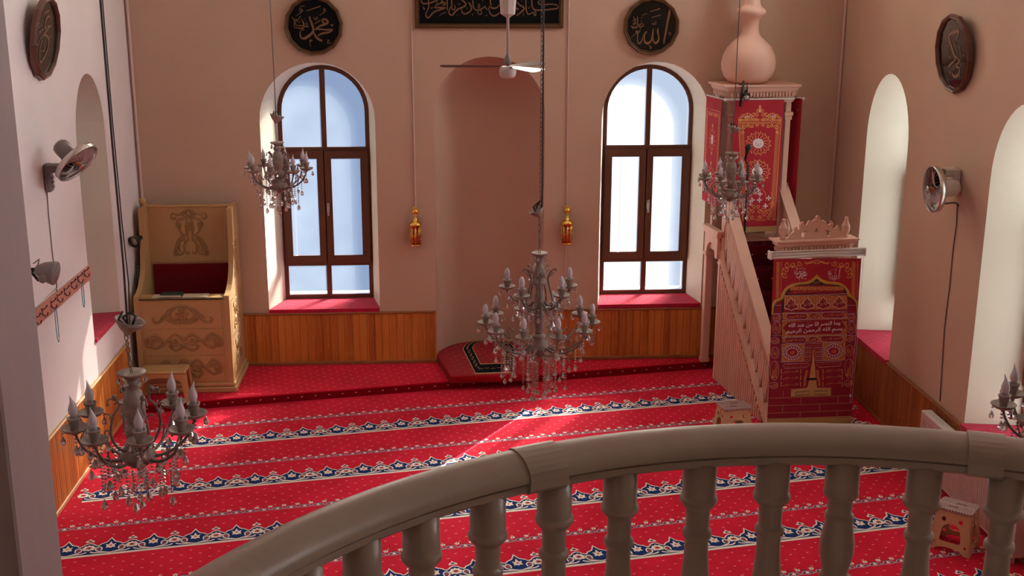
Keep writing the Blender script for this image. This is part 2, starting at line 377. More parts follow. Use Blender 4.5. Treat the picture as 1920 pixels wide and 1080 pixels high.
opL=[Opening(10.16,11.06,.99,2.72,3.28,10.24,10.98,1.0,2.75,3.24),Opening(7.0,7.9,.99,2.72,3.28,7.08,7.82,1.0,2.75,3.24),Opening(4.4,5.3,.99,2.72,3.28,4.48,5.22,1.0,2.75,3.24)]
opR2=[Opening(y,y+.84,4.35,5.3,5.72,y+.06,y+.78,4.37,5.28,5.64) for y in (10.3,7.7,5.0,2.3)]
opL2=[Opening(y,y+.84,4.35,5.3,5.72,y+.06,y+.78,4.37,5.28,5.64) for y in (10.2,7.1,4.4,1.8)]
opF=[Opening(-1.7,-.6,3.2,4.9,5.45,-1.62,-.68,3.2,4.9,5.37),Opening(1.8,2.9,3.2,4.9,5.45,1.88,2.82,3.2,4.9,5.37)]  # openings of two unseen windows added behind the gallery for fill light
wall('wall_left','pale lilac-lit left wall with an arched window recess near the corner',YF,YB+TH,frL,opL+opL2)
wall('wall_right','pinkish right wall with bright deep arched window recesses',YF,YB+TH,frR,opR+opR2)
wall('wall_front','wall behind the gallery with two high windows',XL-TH,XR+TH,frF,opF)
b=MB(); b.box((XL-TH,YF-TH,ZC),(XR+TH,YB+TH,ZC+.3)); tag(b.obj('ceiling',M['plaster']),'white ceiling high above the hall',kind='structure')
# windows
W_L=film('frosted_film_left',FL_C,FL_E,FL_T,FILM_CLEAR)
W_R=film('frosted_film_right',FR_C,FR_E,FR_T,FILM_CLEAR)
W_S=film('frosted_film_east',(.95,1.0,1.0),SIDE_R,(.03,.03,.028))
W_W=film('frosted_film_west',(.80,.90,1.0),SIDE_L,(.02,.02,.02))
W_F=film('fill_film_gallery',(1,.95,.9),SIDE_F,(.02,.02,.02))  # glowing panes of the unseen windows added behind the gallery
def ringprof(b,poly,w,h0,h1,fr,mi=0):
    """frame strip of width w inside a closed outline"""
    n=len(poly); cx=sum(p[0] for p in poly)/n
    inn=[]
    for i,p in enumerate(poly):
        a=poly[i-1];c=poly[(i+1)%n]
        def nr(u,v):
            dx,dy=v[0]-u[0],v[1]-u[1]; l=math.hypot(dx,dy) or 1e9; return (-dy/l,dx/l)
        if math.hypot(p[0]-a[0],p[1]-a[1])<1e-6: n1=n2=nr(p,c)
        elif math.hypot(p[0]-c[0],p[1]-c[1])<1e-6: n1=n2=nr(a,p)
        else: n1=nr(a,p);n2=nr(p,c)
        k=1+n1[0]*n2[0]+n1[1]*n2[1]; k=max(k,.3)
        inn.append((p[0]+w*(n1[0]+n2[0])/k,p[1]+w*(n1[1]+n2[1])/k))
    A0=[fr(*p,h0) for p in poly];B0=[fr(*p,h0) for p in inn];A1=[fr(*p,h1) for p in poly];B1=[fr(*p,h1) for p in inn]
    q=lambda o1,o2:[(o1+i,o1+(i+1)%n,o2+(i+1)%n,o2+i) for i in range(n)]
    b.add(A0+B0+A1+B1,q(0,n)+q(2*n,3*n)+q(n,3*n)+q(0,2*n),mi)
    return inn
def rect(a0,a1,z0,z1): return [(a0,z0),(a1,z0),(a1,z1),(a0,z1)]
def window(name,label,op,fr,film_m,z1=None,z2=None,slit=False,detail=True):
    a0,a1,z0,zs,zt=op.fr; m=(a0+a1)/2
    p=fr(m,z0,WD); t=thing(name,label,None,p,kind='structure')
    z2=z2 or zs-.38; z1=z1 or z0+.36
    D0,D1=WD-.005,WD+.045
    fw=.045
    b=MB()
    # outer fixed frame: arch head, jambs, mullion, transoms
    poly=archpoly(a0,a1,z0,zs,20,zt)
    ringprof(b,poly,fw,D0+.01,D1+.01,fr)
    b.bbox((m-.028,z0+fw,D0+.005),(m+.028,z1,D1),.004,fr=fr); b.bbox((m-.028,z2,D0+.005),(m+.028,zt-fw*.6,D1),.004,fr=fr)
    b.bbox((a0+.02,z1-.03,D0+.003),(a1-.02,z1+.03,D1),.004,fr=fr); b.bbox((a0+.02,z2-.03,D0+.003),(a1-.02,z2+.03,D1),.004,fr=fr)
    b.obj('window_frame',M['pvc'],t,world=True)
    # panes of the fixed lights
    def pane(poly,parent):
        q=MB(); q.flat(poly,WD+.024,fr); q.obj('pane',film_m,parent,world=False if parent is not t else True) if parent is t else None
        return q
    n=20
    ry=zt-zs; r=(a1-a0)/2
    up=[(m+(r-.03)*cos(PI*i/n),zs+(ry-.03)*sin(PI*i/n)) for i in range(n+1)]
    L=[(a0+.03,z2+.02),(m,z2+.02)]+[q for q in up if q[0]<=m+1e-6]; Rr=[(m,z2+.02),(a1-.03,z2+.02)]+[q for q in up if q[0]>=m-1e-6]
    for q in (L,Rr,rect(a0+.03,m,z0+.03,z1-.01),rect(m,a1-.03,z0+.03,z1-.01)): pane(q,t)
    # two opening casements
    for k,(c0,c1) in enumerate(((a0+fw*.55+0,m-.004),(m-.014,a1-fw*.55))):
        s=MB(); pl=rect(c0,c1,z1+.008,z2-.012)
        ringprof(s,pl,.07,WD-.03,WD+.03,fr); ringprof(s,rect(c0+.068,c1-.068,z1+.076,z2-.08),.012,WD-.022,WD+.02,fr)
        so_=s.obj('sash',M['pvc'],t,world=True)
        q=MB()
        if slit and not k:  # film gap added to let a sun streak reach the floor
            q.flat(rect(c0+.06,a0+slit,z1+.07,z2-.07),WD+.006,fr); q.flat(rect(a0+slit+.011,c1-.06,z1+.07,z2-.07),WD+.006,fr)
        else: q.flat(rect(c0+.06,c1-.06,z1+.07,z2-.07),WD+.006,fr)
        q.obj('pane',film_m,so_,world=False).data.transform(t.matrix_basis.inverted())
        if k and detail:
            q=MB(); hz=(z1+z2)/2; q.bbox((c0+.022,hz-.05,WD-.045),(c0+.048,hz+.05,WD-.03),.004,fr=fr); q.bbox((c0+.027,hz-.085,WD-.062),(c0+.043,hz+.02,WD-.047),.004,fr=fr); q.bbox((c0+.03,hz-.005,WD-.05),(c0+.04,hz+.015,WD-.04),.002,fr=fr)
            h=q.obj('handle',M['chrome'],so_); h.data.transform(t.matrix_basis.inverted())
    return t
zA=on(620,493,'Y',YB+WD).z; zB=on(610,281,'Y',YB+WD).z
SLIT=.050
window('window_1','tall arched window left of the niche, brown frame and bluish frosted panes',opB[0],frB,W_L,zA,zB,.14)
window('window_2','tall arched window right of the niche, brown frame and glaring white panes',opB[1],frB,W_R,zA,zB,.20)
for i,o in enumerate(opR): window('window_%d'%(3+i),['arched window set in the first right-wall recess from the corner','arched window in the second right-wall recess by the radiator','right-wall window beside the gallery'][i],o,frR,W_S,detail=False)
for i,o in enumerate(opL): window('window_%d'%(6+i),['window in the left-wall recess beside the carved cabinet','left-wall window hidden behind the gallery pillar','left-wall window beside the gallery'][i],o,frL,W_W,detail=False)
for i,o in enumerate(opF): window('window_%d'%(9+i),['high window behind the gallery, left','high window behind the gallery, right'][i],o,frF,W_F,detail=False)
W_UB=film('fill_film_back',UB_C,UB_E,(.02,.02,.02)); W_UR=film('fill_film_right',UR_C,UR_E,(.02,.02,.02)); W_UL=film('fill_film_left',UL_C,UL_E,(.02,.02,.02))  # glowing panes of the upper windows added to brighten the hall
k=11
for L_,f_,m_,s_ in ((opB2,frB,W_UB,'back'),(opR2,frR,W_UR,'right'),(opL2,frL,W_UL,'left')):
    for i,o in enumerate(L_): window('window_%d'%k,'small arched upper window high in the %s wall, number %d from the niche corner'%(s_,i+1),o,f_,m_,o.fr[2]+.2,o.fr[3]-.1,detail=False); k+=1
# ---------------------------------------------------------------- floor carpet
CS=.1765; CA=math.atan(CS)       # slope of the woven rows across the hall
cu,cv=(cos(CA),sin(CA)),(-sin(CA),cos(CA))
def frC(icpt): # local frame of a woven row: a along, w across (towards the back wall)
    return lambda a,w_,h:(a*cu[0]+w_*cv[0],icpt+a*cu[1]+w_*cv[1],h)
def inroom(x,y,z=0): return XL+.03<x<XR-.03 and y<11.42+CS*x-.03 and y>-2.9
b=MB()
b.box((XL,YF,-.2),(XR,YB,0),0)
def clipadd(mb,pts2,mi,fr,h):
    P=[fr(p[0],p[1],h) for p in pts2]
    if all(inroom(*p) for p in P): mb.poly(P,mi); return True
def motif(b,ic):
    f0=frC(ic); fr=lambda a,w_,h:f0(a,w_*1.22,h); P=.305; h=.0010
    n0=int(-4/P); n1=int(5/P)
    def sh(pts,k,mi,hh,mir=False):
        q=[((-x if mir else x)+k*P,y) for x,y in pts]
        T=geometry.tessellate_polygon([[Vector((x,y,0)) for x,y in q]])
        W=[fr(x,y,hh) for x,y in q]
        if all(inroom(*p) for p in W): b.add(W,[tuple(t) for t in T],mi)
    def stk(pts,k,w,mi,hh):
        q=[(x+k*P,y) for x,y in pts]
        if all(inroom(*fr(x,y,0)) for x,y in q): b.stroke(q,w,hh,fr,mi,k=3)
    # silhouettes, heights in metres: peak A (navy, pointed) at x=0 and peak B (flower with crown) at x=.1525
    outl=[(-.1525,-.006),(.1525,-.006),(.1525,.172),(.122,.160),(.108,.142),(.092,.132),(.080,.136),(.070,.152),(.050,.160),(.030,.172),(.018,.195),(0,.228),(-.018,.195),(-.030,.172),(-.050,.160),(-.070,.152),(-.080,.136),(-.092,.132),(-.108,.142),(-.122,.160),(-.1525,.172)]
    navy=[(-.1525,.016),(.1525,.016),(.1525,.160),(.126,.149),(.110,.131),(.092,.120),(.078,.124),(.066,.141),(.048,.149),(.026,.160),(.012,.184),(0,.208),(-.012,.184),(-.026,.160),(-.048,.149),(-.066,.141),(-.078,.124),(-.092,.120),(-.110,.131),(-.126,.149),(-.1525,.160)]
    crown=[(.1525-.034,.182),(.1525+.034,.182),(.1525+.028,.203),(.1525+.010,.212),(.1525,.232),(.1525-.010,.212),(.1525-.028,.203)]
    flow=[(.1525+x,y) for x,y in [(0,.056),(.020,.066),(.042,.062),(.046,.086),(.058,.100),(.042,.116),(.034,.136),(.014,.132),(0,.148),(-.014,.132),(-.034,.136),(-.042,.116),(-.058,.100),(-.046,.086),(-.042,.062),(-.020,.066)]]
    tul=[(0,.078),(.014,.088),(.034,.084),(.028,.110),(.038,.134),(.015,.126),(0,.165),(-.015,.126),(-.038,.134),(-.028,.110),(-.034,.084),(-.014,.088)]
    star=[(0,.028),(.010,.040),(.030,.044),(.012,.050),(0,.068),(-.012,.050),(-.030,.044),(-.010,.040)]
    for k in range(n0,n1):
        sh(outl,k,1,h); sh(navy,k,2,2*h); sh(crown,k,1,h); sh([(.1525+(x-.1525)*.45,.195+(y-.195)*.45) for x,y in crown],k,2,2*h)
        sh([(.1525+(x-.1525)*.86,.100+(y-.100)*.86) for x,y in flow],k,1,3.6*h); sh([(.1525+(x-.1525)*.38,.097+(y-.097)*.4) for x,y in flow],k,5,4*h); sh([(.1525+(x-.1525)*.16,.097+(y-.097)*.16) for x,y in flow],k,2,5*h)
        sh(tul,k,1,3.3*h); sh([(x*.3,.112+(y-.112)*.3) for x,y in tul],k,3,4*h)
        for s_ in (-1,1):
            stk([(s_*.062,.058),(s_*.060,.090),(s_*.082,.106),(s_*.104,.086),(s_*.094,.056),(s_*.060,.040),(s_*.02,.026)],k,.011,1,3*h)
            stk([(s_*.075,.062),(s_*.078,.086),(s_*.092,.078),(s_*.084,.062)],k,.007,5,4*h)
            stk([(s_*.14,.050),(s_*.11,.034),(s_*.05,.030),(s_*.0,.022)],k,.012,1,2.6*h)
    i=lambda x:None
    # near edging line
def thin(b,ic):
    f0=frC(ic); fr=lambda a,w_,h:f0(a,w_*1.3,h); P=.107; h=.0010
    for k in range(-42,48):
        x=k*P
        if not inroom(*fr(x-.05,-.01,0)) or not inroom(*fr(x+.06,.08,0)): continue
        b.stroke([(x-.048,.0),(x-.03,.022),(x,.027),(x+.03,.022),(x+.055,.0)],.009,h,fr,4,k=2)
        b.stroke([(x-.048,.0),(x,-.008),(x+.055,.0)],.006,1.3*h,fr,4,k=2)
        b.flat([(x-.020,.006),(x,.0),(x+.020,.006),(x+.009,.013),(x,.026),(x-.009,.013)],2*h,fr,1)
        for s_ in (-1,1): b.stroke([(x+s_*.012,.018),(x+s_*.028,.012),(x+s_*.034,.002)],.007,1.5*h,fr,2,k=2)
        b.stroke([(x-.012,.030),(x,.042),(x+.012,.030)],.006,h,fr,2,k=2)
        b.flat([(x+.040,.034),(x+.066,.034),(x+.072,.062),(x+.060,.052),(x+.053,.068),(x+.046,.052),(x+.034,.062)],1.6*h,fr,1)
        b.flat([(x+.048,.038),(x+.058,.038),(x+.053,.054)],2.2*h,fr,2)
def ticks(b,icpt,w0,w1,ok,z0,mi,skip=()):
    fr=frC(icpt); j=0; w_=w0
    while w_<w1:
        if not any(s0<w_<s1 for s0,s1 in skip):
            for k in range(-26,36):
                x=k*.135+(.0675 if j%2 else 0)
                P=fr(x,w_,0)
                if ok(P[0],P[1]):
                    b.add([fr(x-.013,w_+.008,z0),fr(x-.004,w_-.003,z0),fr(x,w_-.006,z0),fr(x+.004,w_-.003,z0),fr(x+.013,w_+.008,z0),fr(x,w_+.002,z0)],[(0,1,2,5),(2,3,4,5)],mi)
        j+=1; w_+=.066
for n in range(0,10):
    ic=10.452-n*.9905
    if ic<3.2: break
    motif(b,ic); thin(b,ic+.484)
    ticks(b,ic,.32,.43,inroom,.001,6); ticks(b,ic,.57,.94,inroom,.001,6)
tag(b.obj('floor',[M['red'],M['cream'],M['navy'],M['pinkpile'],M['grey_pile'],M['pinkpile'],M['tick']]),'bright red carpeted floor with woven navy and cream flower borders',kind='structure')
# raised platform along the back wall, its edge follows the woven rows
b=MB(); e0=11.46+CS*XL; e1=11.46+CS*3.35
edge=[(XL,e0),(3.35,e1)]
def frP(a,b_,h): return (a,b_,h)
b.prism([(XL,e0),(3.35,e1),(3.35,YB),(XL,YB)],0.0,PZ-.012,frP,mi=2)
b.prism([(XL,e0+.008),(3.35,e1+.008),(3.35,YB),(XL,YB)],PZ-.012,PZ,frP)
okp=lambda x,y: XL+.03<x<2.95 and 11.46+CS*x+.03<y<YB-.03
ticks(b,11.46,.04,1.9,okp,PZ+.001,1)
frr=frC(11.46)
for k in range(-24,26):
    x=k*.135
    P=frr(x,0,0)
    if XL<P[0]<3: b.add([frr(x-.013,-.002,.052),frr(x,-.002,.036),frr(x+.013,-.002,.052),frr(x,-.002,.045)],[(0,1,3),(1,2,3)],1)
tag(b.obj('floor_platform',[M['red'],M['tick'],M['riser_shade']]),'low red carpeted step running along the back wall, flecked with ivory',kind='structure')
# step of the niche
t=thing('niche_step','low red carpeted step filling the prayer niche, black-bordered rug pattern on top','step',(.58,11.9,PZ))
NZ=PZ+.075; c=(NX0+NX1)/2; r=(NX1-NX0)/2-.004
fl_=on(845,706,'Z',NZ); fx0,fy=fl_.x,fl_.y; fx1=2*c-fx0+.02
out=[(fx0,fy),(fx1,fy+.03)]+[(c+r*cos(PI*i/24),YB+.01+(DEP-.006)*sin(PI*i/24)) for i in range(25)]
def inset(poly,d):
    cx=sum(p[0] for p in poly)/len(poly); cy=sum(p[1] for p in poly)/len(poly)
    return [(cx+(x-cx)*(1-d),cy+(y-cy)*(1-d)) for x,y in poly]
b=MB()
r0=[(x,y,PZ+.001) for x,y in out]; r1=[(x,y,NZ-.014) for x,y in out]; r2=[(x,y,NZ-.004) for x,y in inset(out,.006)]; r3=[(x,y,NZ) for x,y in inset(out,.02)]
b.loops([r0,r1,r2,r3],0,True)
# dots and the border of the rug, on the step's own surface
def inpoly(x,y,P):
    s_=False
    for i in range(len(P)):
        (x0,y0),(x1,y1)=P[i-1],P[i]
        if (y0>y)!=(y1>y) and x<(x1-x0)*(y-y0)/(y1-y0)+x0: s_=not s_
    return s_
g=lambda x,y:tuple(on(780+x/6.75,600+y/6.75,'Z',NZ))[:2]
ro=[g(755,675),g(1400,640)]; 
lo=[g(600,365),g(640,305),g(720,275),g(850,265)]
lo=[p[:2] for p in smooth([(*p,0) for p in lo],3)]
ml=[(2*c-.0-x,y) for x,y in lo]
A0=g(755,672); B0=(2*c-A0[0]+.03,A0[1]+.02)
orug=[A0,B0]+[(2*c-p[0],p[1]) for p in lo]+lo[::-1]
cx_,cy_=c,sum(p[1] for p in orug)/len(orug)
irug=[(cx_+(x-cx_)*.66,cy_+(y-cy_)*.70) for x,y in orug]
def ringflat(b,P,Q,z,mi): n=len(P); b.add([(x,y,z) for x,y in P]+[(x,y,z) for x,y in Q],[(i,(i+1)%n,n+(i+1)%n,n+i) for i in range(n)],mi)
sc_=lambda P,k:[(cx_+(x-cx_)*k,cy_+(y-cy_)*k) for x,y in P]
def frN(a,b_,h): return (a,b_,h)
ringflat(b,sc_(orug,1.03),orug,NZ+.0012,2); ringflat(b,orug,irug,NZ+.001,1); ringflat(b,irug,sc_(irug,.96),NZ+.0012,2)
mid=[((p[0]+q[0])/2,(p[1]+q[1])/2) for p,q in zip(orug,irug)]
mm=mid+[mid[0]]
for (x0,y0),(x1,y1) in zip(mm[:-1],mm[1:]):
    L=math.hypot(x1-x0,y1-y0); n=max(1,int(L/.055)); ux,uy=(x1-x0)/L,(y1-y0)/L
    for i in range(n):
        tt=(i+.5)/n; px_,py_=x0+(x1-x0)*tt,y0+(y1-y0)*tt; s_=1 if i%2 else -1
        b.stroke([(px_-ux*.024-uy*.018*s_,py_-uy*.024+ux*.018*s_),(px_,py_),(px_+ux*.02-uy*.016*s_,py_+uy*.02+ux*.016*s_)],.008,NZ+.002,frN,2,k=2)
        b.flat([(px_-.008,py_-.008),(px_+.008,py_-.008),(px_,py_+.01)],NZ+.0025,frN,4)
fr=frC(11.4)
for j in range(0,26):
    for k in range(-2,16):
        x=k*.135+(.0675 if j%2 else 0)*1; w_=-.1+j*.066; P=fr(x,w_,0)
        if inpoly(P[0],P[1],inset(out,.08)) and not (inpoly(P[0],P[1],sc_(orug,1.05)) and not inpoly(P[0],P[1],sc_(irug,.9))):
            b.add([fr(x-.012,w_+.007,NZ+.001),fr(x,w_-.005,NZ+.001),fr(x+.012,w_+.007,NZ+.001),fr(x,w_+.001,NZ+.001)],[(0,1,3),(1,2,3)],3)
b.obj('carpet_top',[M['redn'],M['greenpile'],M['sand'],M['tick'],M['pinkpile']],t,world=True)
# ---------------------------------------------------------------- wainscots
WZ=.655
def wains(name,label,a0,a1,z0,fr,mat_,trimm,t0=.018,ztop=WZ,pt=.0785,gp=.001):
    t=thing(name,label,None,fr((a0+a1)/2,z0,0),kind='structure')
    b=MB(); a=a0; 
    while a<a1-.01:
        w_=min(pt,a1-a); b.bbox((a+gp,z0+.03,-t0),(a+w_-gp,ztop-.02,-.001),.0035,fr=fr); a+=pt
    b.box((a0,z0+.03,-.006),(a1,ztop-.02,-.0005),fr=fr)
    ob=b.obj('planks',mat_,t)       # world coordinates kept for the grain; re-based below
    ob.data.transform(t.matrix_basis.inverted())
    b=MB(); b.bbox((a0,ztop-.022,-.03),(a1,ztop,-.001),.006,fr=fr); b.obj('cap_rail',trimm,t,world=True)
    b=MB(); b.bbox((a0,z0,-.028),(a1,z0+.04,-.001),.006,fr=fr); b.obj('skirting',trimm,t,world=True)
    return t
wains('trim_1','honey pine plank panelling between the carved cabinet and the niche',-2.05,NX0,PZ,frB,M['planks_x'],M['dtrim'],ztop=.665)
wains('trim_2','pine plank panelling under the right back window',NX1+.115,3.05,PZ,frB,M['planks_x'],M['dtrim'],ztop=.66)
wains('trim_3','sunlit pine panelling along the left wall',-2.8,11.2,0,frL,M['planks_y'],M['trim'],ztop=.66,pt=.045,gp=.0018)
wains('trim_4','dark pine panelling along the right wall behind the radiator',-2.8,11.9,0,frR,M['planks_r'],M['dtrim'],ztop=.625,pt=.045,gp=.0022)
# window-sill carpets
def sill(label,op,fr,z,ov=.02,drop=.03):
    a0,a1,_=op.si; b0,b1=op.fr[:2]
    b=MB(); pl=[(a0+.004,-ov),(a1-.004,-ov),(a1-.004,0),(b1-.004,WD-.01),(b0+.004,WD-.01),(a0+.004,0)]
    f2=lambda a,h,z_:fr(a,z_,h)
    b.prism(pl,z-.001,z+.012,f2); b.prism([(a0+.004,-ov),(a1-.004,-ov),(a1-.004,-ov+.014),(a0+.004,-ov+.014)],z-drop,z,f2)
    for i in range(int((a1-a0)/.09)):
        for j in range(6):
            a=a0+.06+i*.09+(.045 if j%2 else 0); h=.02+j*.065
            if a<min(a1,b1)-.05: b.add([f2(a-.01,h-.006,z+.013),f2(a,h+.004,z+.013),f2(a+.01,h-.006,z+.013),f2(a,h,z+.013)],[(0,1,3),(1,2,3)],1)
    o=b.obj('sill_carpet',[M['sillred'],M['tick']]); return tag(o,label,'carpet',None)
sill('red carpet piece on the sill of the window left of the niche',opB[0],frB,.692,drop=.028)
sill('red carpet piece on the sill of the window right of the niche',opB[1],frB,.692,drop=.028)
sill('red carpet covering the deep right-wall sill beside the printed banner',opR[0],frR,.627,.034,.035)
sill('red carpet on the right-wall sill above the radiator',opR[1],frR,.627,.034,.035)
sill('red flecked carpet on the left-wall sill by the coat rack',opL[0],frL,.992,.02,.02)
# gallery floor and the near pillar
RCX,RCY,RRAD=.70,1.09,1.30
b=MB(); pts=[(XL,YF),(XR,YF),(XR,RCY+.1)]+[(RCX+(RRAD+.08)*cos(R(a)),RCY+(RRAD+.08)*sin(R(a))) for a in range(5,176,5)]+[(XL,RCY+.1)]
b.prism(pts,2.3,2.52,frN); tag(b.obj('floor_gallery',M['plaster']),'upper gallery slab under the camera, rounded at its edge',kind='structure')
def onp(x,y,P0,N):
    d=_rr*((x-960)/F)+_dd*((y-540)/F)+_f; N=Vector(N); t=(Vector(P0)-CP).dot(N)/d.dot(N); return CP+d*t
# ================================================================ carved preacher's cabinet
def acan(b,fr,cx,cz,w,hh,kind,h=.004,th=.010):
    """carved scroll relief, mirrored about cx"""
    wd=min(w,.5)*.032
    for s_ in (-1,1):
        X=lambda x,z:(cx+s_*x*w/2,cz+z*hh)
        if kind=='arch':
            C=[[(0,.45),(.18,.42),(.34,.22),(.40,-.02),(.30,-.22),(.14,-.18),(.12,.02),(.22,.08)],[(0,.1),(.08,.28),(.05,-.3)],[(.40,.05),(.55,-.05),(.72,-.32),(.88,-.36),(.97,-.22),(.90,-.1)],[(.30,.30),(.42,.26),(.50,.10)],[(.02,-.35),(.2,-.4),(.4,-.3),(.5,-.18)],[(.50,.02),(.60,-.02),(.68,-.2)]]
        elif kind=='wide':
            C=[[(0,.1),(.12,.35),(.26,.40),(.36,.2),(.30,0),(.20,.05),(.22,.2)],[(0,-.1),(.12,-.35),(.26,-.40),(.36,-.2),(.28,-.06)],[(.34,.2),(.48,.02),(.62,-.2),(.74,-.3),(.84,-.12),(.74,.02)],[(.5,.0),(.62,.3),(.76,.42),(.92,.2),(.98,0),(.90,-.24),(.78,-.1)],[(.08,0),(.2,-.12),(.34,-.1)],[(.60,.05),(.7,.2),(.82,.1)],[(.84,.3),(.9,.1),(.86,-.1)]]
        else:
            C=[[(0,.98),(.10,.9),(.12,.78),(0,.62)],[(.0,.92),(.28,.86),(.34,.72),(.12,.6)],[(.12,.7),(.4,.78),(.62,.72),(.88,.80),(.98,.64),(.80,.54),(.70,.64)],[(.05,.55),(.3,.6),(.6,.5),(.72,.32),(.58,.18),(.46,.3),(.58,.38)],[(.62,.3),(.5,.02),(.30,-.1),(.10,-.05)],[(.1,.48),(.2,.2),(.12,-.1),(.1,-.3)],[(.18,-.12),(.5,-.2),(.74,-.42),(.86,-.7),(.74,-.92),(.5,-.9),(.36,-.7),(.5,-.55)],[(.1,-.3),(.3,-.42),(.34,-.66),(.2,-.9),(.08,-.8)],[(.7,-.6),(.96,-.86),(.80,-.98)],[(.0,.4),(.08,.2),(.0,.05)],[(.3,-.3),(.55,-.36),(.66,-.62),(.6,-.8)]]
            C=[[(x,z*.5) for x,z in c] for c in C]
        for c in C:
            P=smooth([(*X(x,z),wd*(1-.45*i/len(c))) for i,(x,z) in enumerate(c)],3)
            b.tube([fr(p[0],p[1],h) for p in P],[p[2]*.42 for p in P],5,0)
            for sg in (-1,1):
                Q=[]
                for i,p in enumerate(P):
                    a_,c_=P[max(i-1,0)],P[min(i+1,len(P)-1)]; dx,dz=c_[0]-a_[0],c_[1]-a_[1]; l=math.hypot(dx,dz) or 1
                    o_=sg*p[2]*(.95+.25*sin(i*1.6)); Q.append((p[0]-dz/l*o_,p[1]+dx/l*o_))
                b.tube([fr(q[0],q[1],h*.6) for q in Q],wd*.16,4,0)
def beads(b,p0,p1,fr,h=.003,r=.0075,st=.019):
    L=math.hypot(p1[0]-p0[0],p1[1]-p0[1]); n=int(L/st)
    for i in range(n+1):
        a=p0[0]+(p1[0]-p0[0])*i/n; z=p0[1]+(p1[1]-p0[1])*i/n; q=[fr(a-r,z,h),fr(a,z-r,h),fr(a+r,z,h),fr(a,z+r,h),fr(a,z,h+r)]
        b.add(q,[(0,1,4),(1,2,4),(2,3,4),(3,0,4)],0,True)
kx0,kx1,ky0,ky1=-2.925,-2.005,11.31,12.09
kt=thing('preacher_cabinet','tall ivory carved cabinet seat with curved arms and crimson padded back','cabinet',((kx0+kx1)/2,(ky0+ky1)/2,PZ))
KZ=1.055
b=MB(); b.bbox((kx0-.02,ky0-.03,PZ),(kx1+.03,ky1,PZ+.055),.008); b.bbox((kx0-.01,ky0-.015,PZ+.055),(kx1+.015,ky1,PZ+.095),.01); b.obj('plinth',M['ivory'],kt,world=True)
b=MB()
b.bbox((kx0+.05,ky0,PZ+.09),(kx1-.05,ky0+.03,KZ),.004)      # front board
b.bbox((kx0+.05,ky0,KZ-.02),(kx1-.05,ky0+.17,KZ),.004)      # ledge
b.bbox((kx0+.05,ky0+.1,.5),(kx1-.05,ky1,.54),.004)          # seat board
b.bbox((kx0+.03,ky1-.16,PZ+.1),(kx1-.03,ky1-.12,1.86),.004) # back board
b.bbox((kx0+.0,ky1-.17,1.845),(kx1+.0,ky1-.1,1.865),.005)
b.obj('body',M['ivory'],kt,world=True)
prof=[(ky1,PZ+.09),(ky0,PZ+.09),(ky0,KZ+.01)]+[(p[0],p[1]) for p in smooth([(ky0,KZ+.02),(ky0+.14,1.10),(ky0+.28,1.18),(ky0+.37,1.30),(ky0+.42,1.5),(ky0+.44,1.72),(ky0+.45,1.86)],4)]+[(ky1,1.86)]
for s_,x0 in ((0,kx0),(1,kx1-.05)):
    b=MB(); b.prism(prof,x0,x0+.05,lambda y,z,h:(h,y,z))
    pt=b.obj('side_panel',M['ivory'],kt,world=True)
    if s_:
        frS=lambda y,z,h:(kx1+h,y,z)
        for z0,z1 in ((.25,.62),(.64,1.0)):
            q=MB()
            for p,r_ in (((ky0+.08,z0),(ky0+.08,z1)),((ky1-.1,z0),(ky1-.1,z1)),((ky0+.08,z0),(ky1-.1,z0)),((ky0+.08,z1),(ky1-.1,z1))): beads(q,p,r_,frS)
            acan(q,frS,(ky0+ky1)/2,(z0+z1)/2,.36,.30,'tall'); o=q.obj('carving',M['ivory_d'],pt); o.data.transform(kt.matrix_basis.inverted())
        q=MB()
        acan(q,frS,(ky0+ky1)/2+.1,1.35,.22,.40,'tall'); o=q.obj('carving',M['ivory_d'],pt); o.data.transform(kt.matrix_basis.inverted())
frK=lambda x,z,h:(x,ky0-h,z)
b=MB(); zs=[1.03,.745,.47,.20]
for z in zs: beads(b,(kx0+.075,z),(kx1-.075,z),frK)
for x in (kx0+.075,kx1-.075): beads(b,(x,.2),(x,1.03),frK)
kc=(kx0+kx1)/2
acan(b,frK,kc,.885,.60,.20,'arch'); acan(b,frK,kc,.605,.76,.19,'wide'); acan(b,frK,kc+.05,.335,.62,.21,'wide')
b.obj('front_carving',M['ivory_d'],kt,world=True)
frK2=lambda x,z,h:(x,ky1-.16-h,z)
b=MB(); acan(b,frK2,kc,1.585,.36,.50,'tall',.005); beads(b,(kx0+.06,1.275),(kx1-.06,1.275),frK2); b.obj('back_carving',M['ivory_d'],kt,world=True)
b=MB(); b.bbox((kx0+.07,ky1-.185,.6),(kx1-.07,ky1-.161,1.262),.01); b.bbox((kx0+.06,ky0+.18,.541),(kx1-.06,ky1-.19,.6),.02); b.obj('velvet_padding',M['crimson'],kt,world=True)
b=MB(); b.lathe([(.012,0),(.018,.01),(.012,.02),(.03,.035),(.036,.055),(.028,.08),(0,.092)],14,(kx0+.02,ky1-.2,1.862)); b.obj('finial',M['ivory'],kt,world=True)
b=MB(); b.bbox((kx0+.245,ky0+.03,KZ+.001),(kx0+.46,ky0+.16,KZ+.028),.004,fr=None); t=b.obj('book',M['book']); tag(t,'dark green closed book lying on the cabinet ledge','book')
q=MB(); q.box((kx0+.243,ky0+.028,KZ+.005),(kx0+.455,ky0+.031,KZ+.024)); q.obj('pages',M['paper'],t)
b=MB(); b.bbox((kx0+.17,ky0+.015,KZ+.0005),(kx0+.24,ky0+.15,KZ+.006),.001); tag(b.obj('paper',M['paper']),'narrow pale paper lying on the cabinet ledge left of the green book','paper')
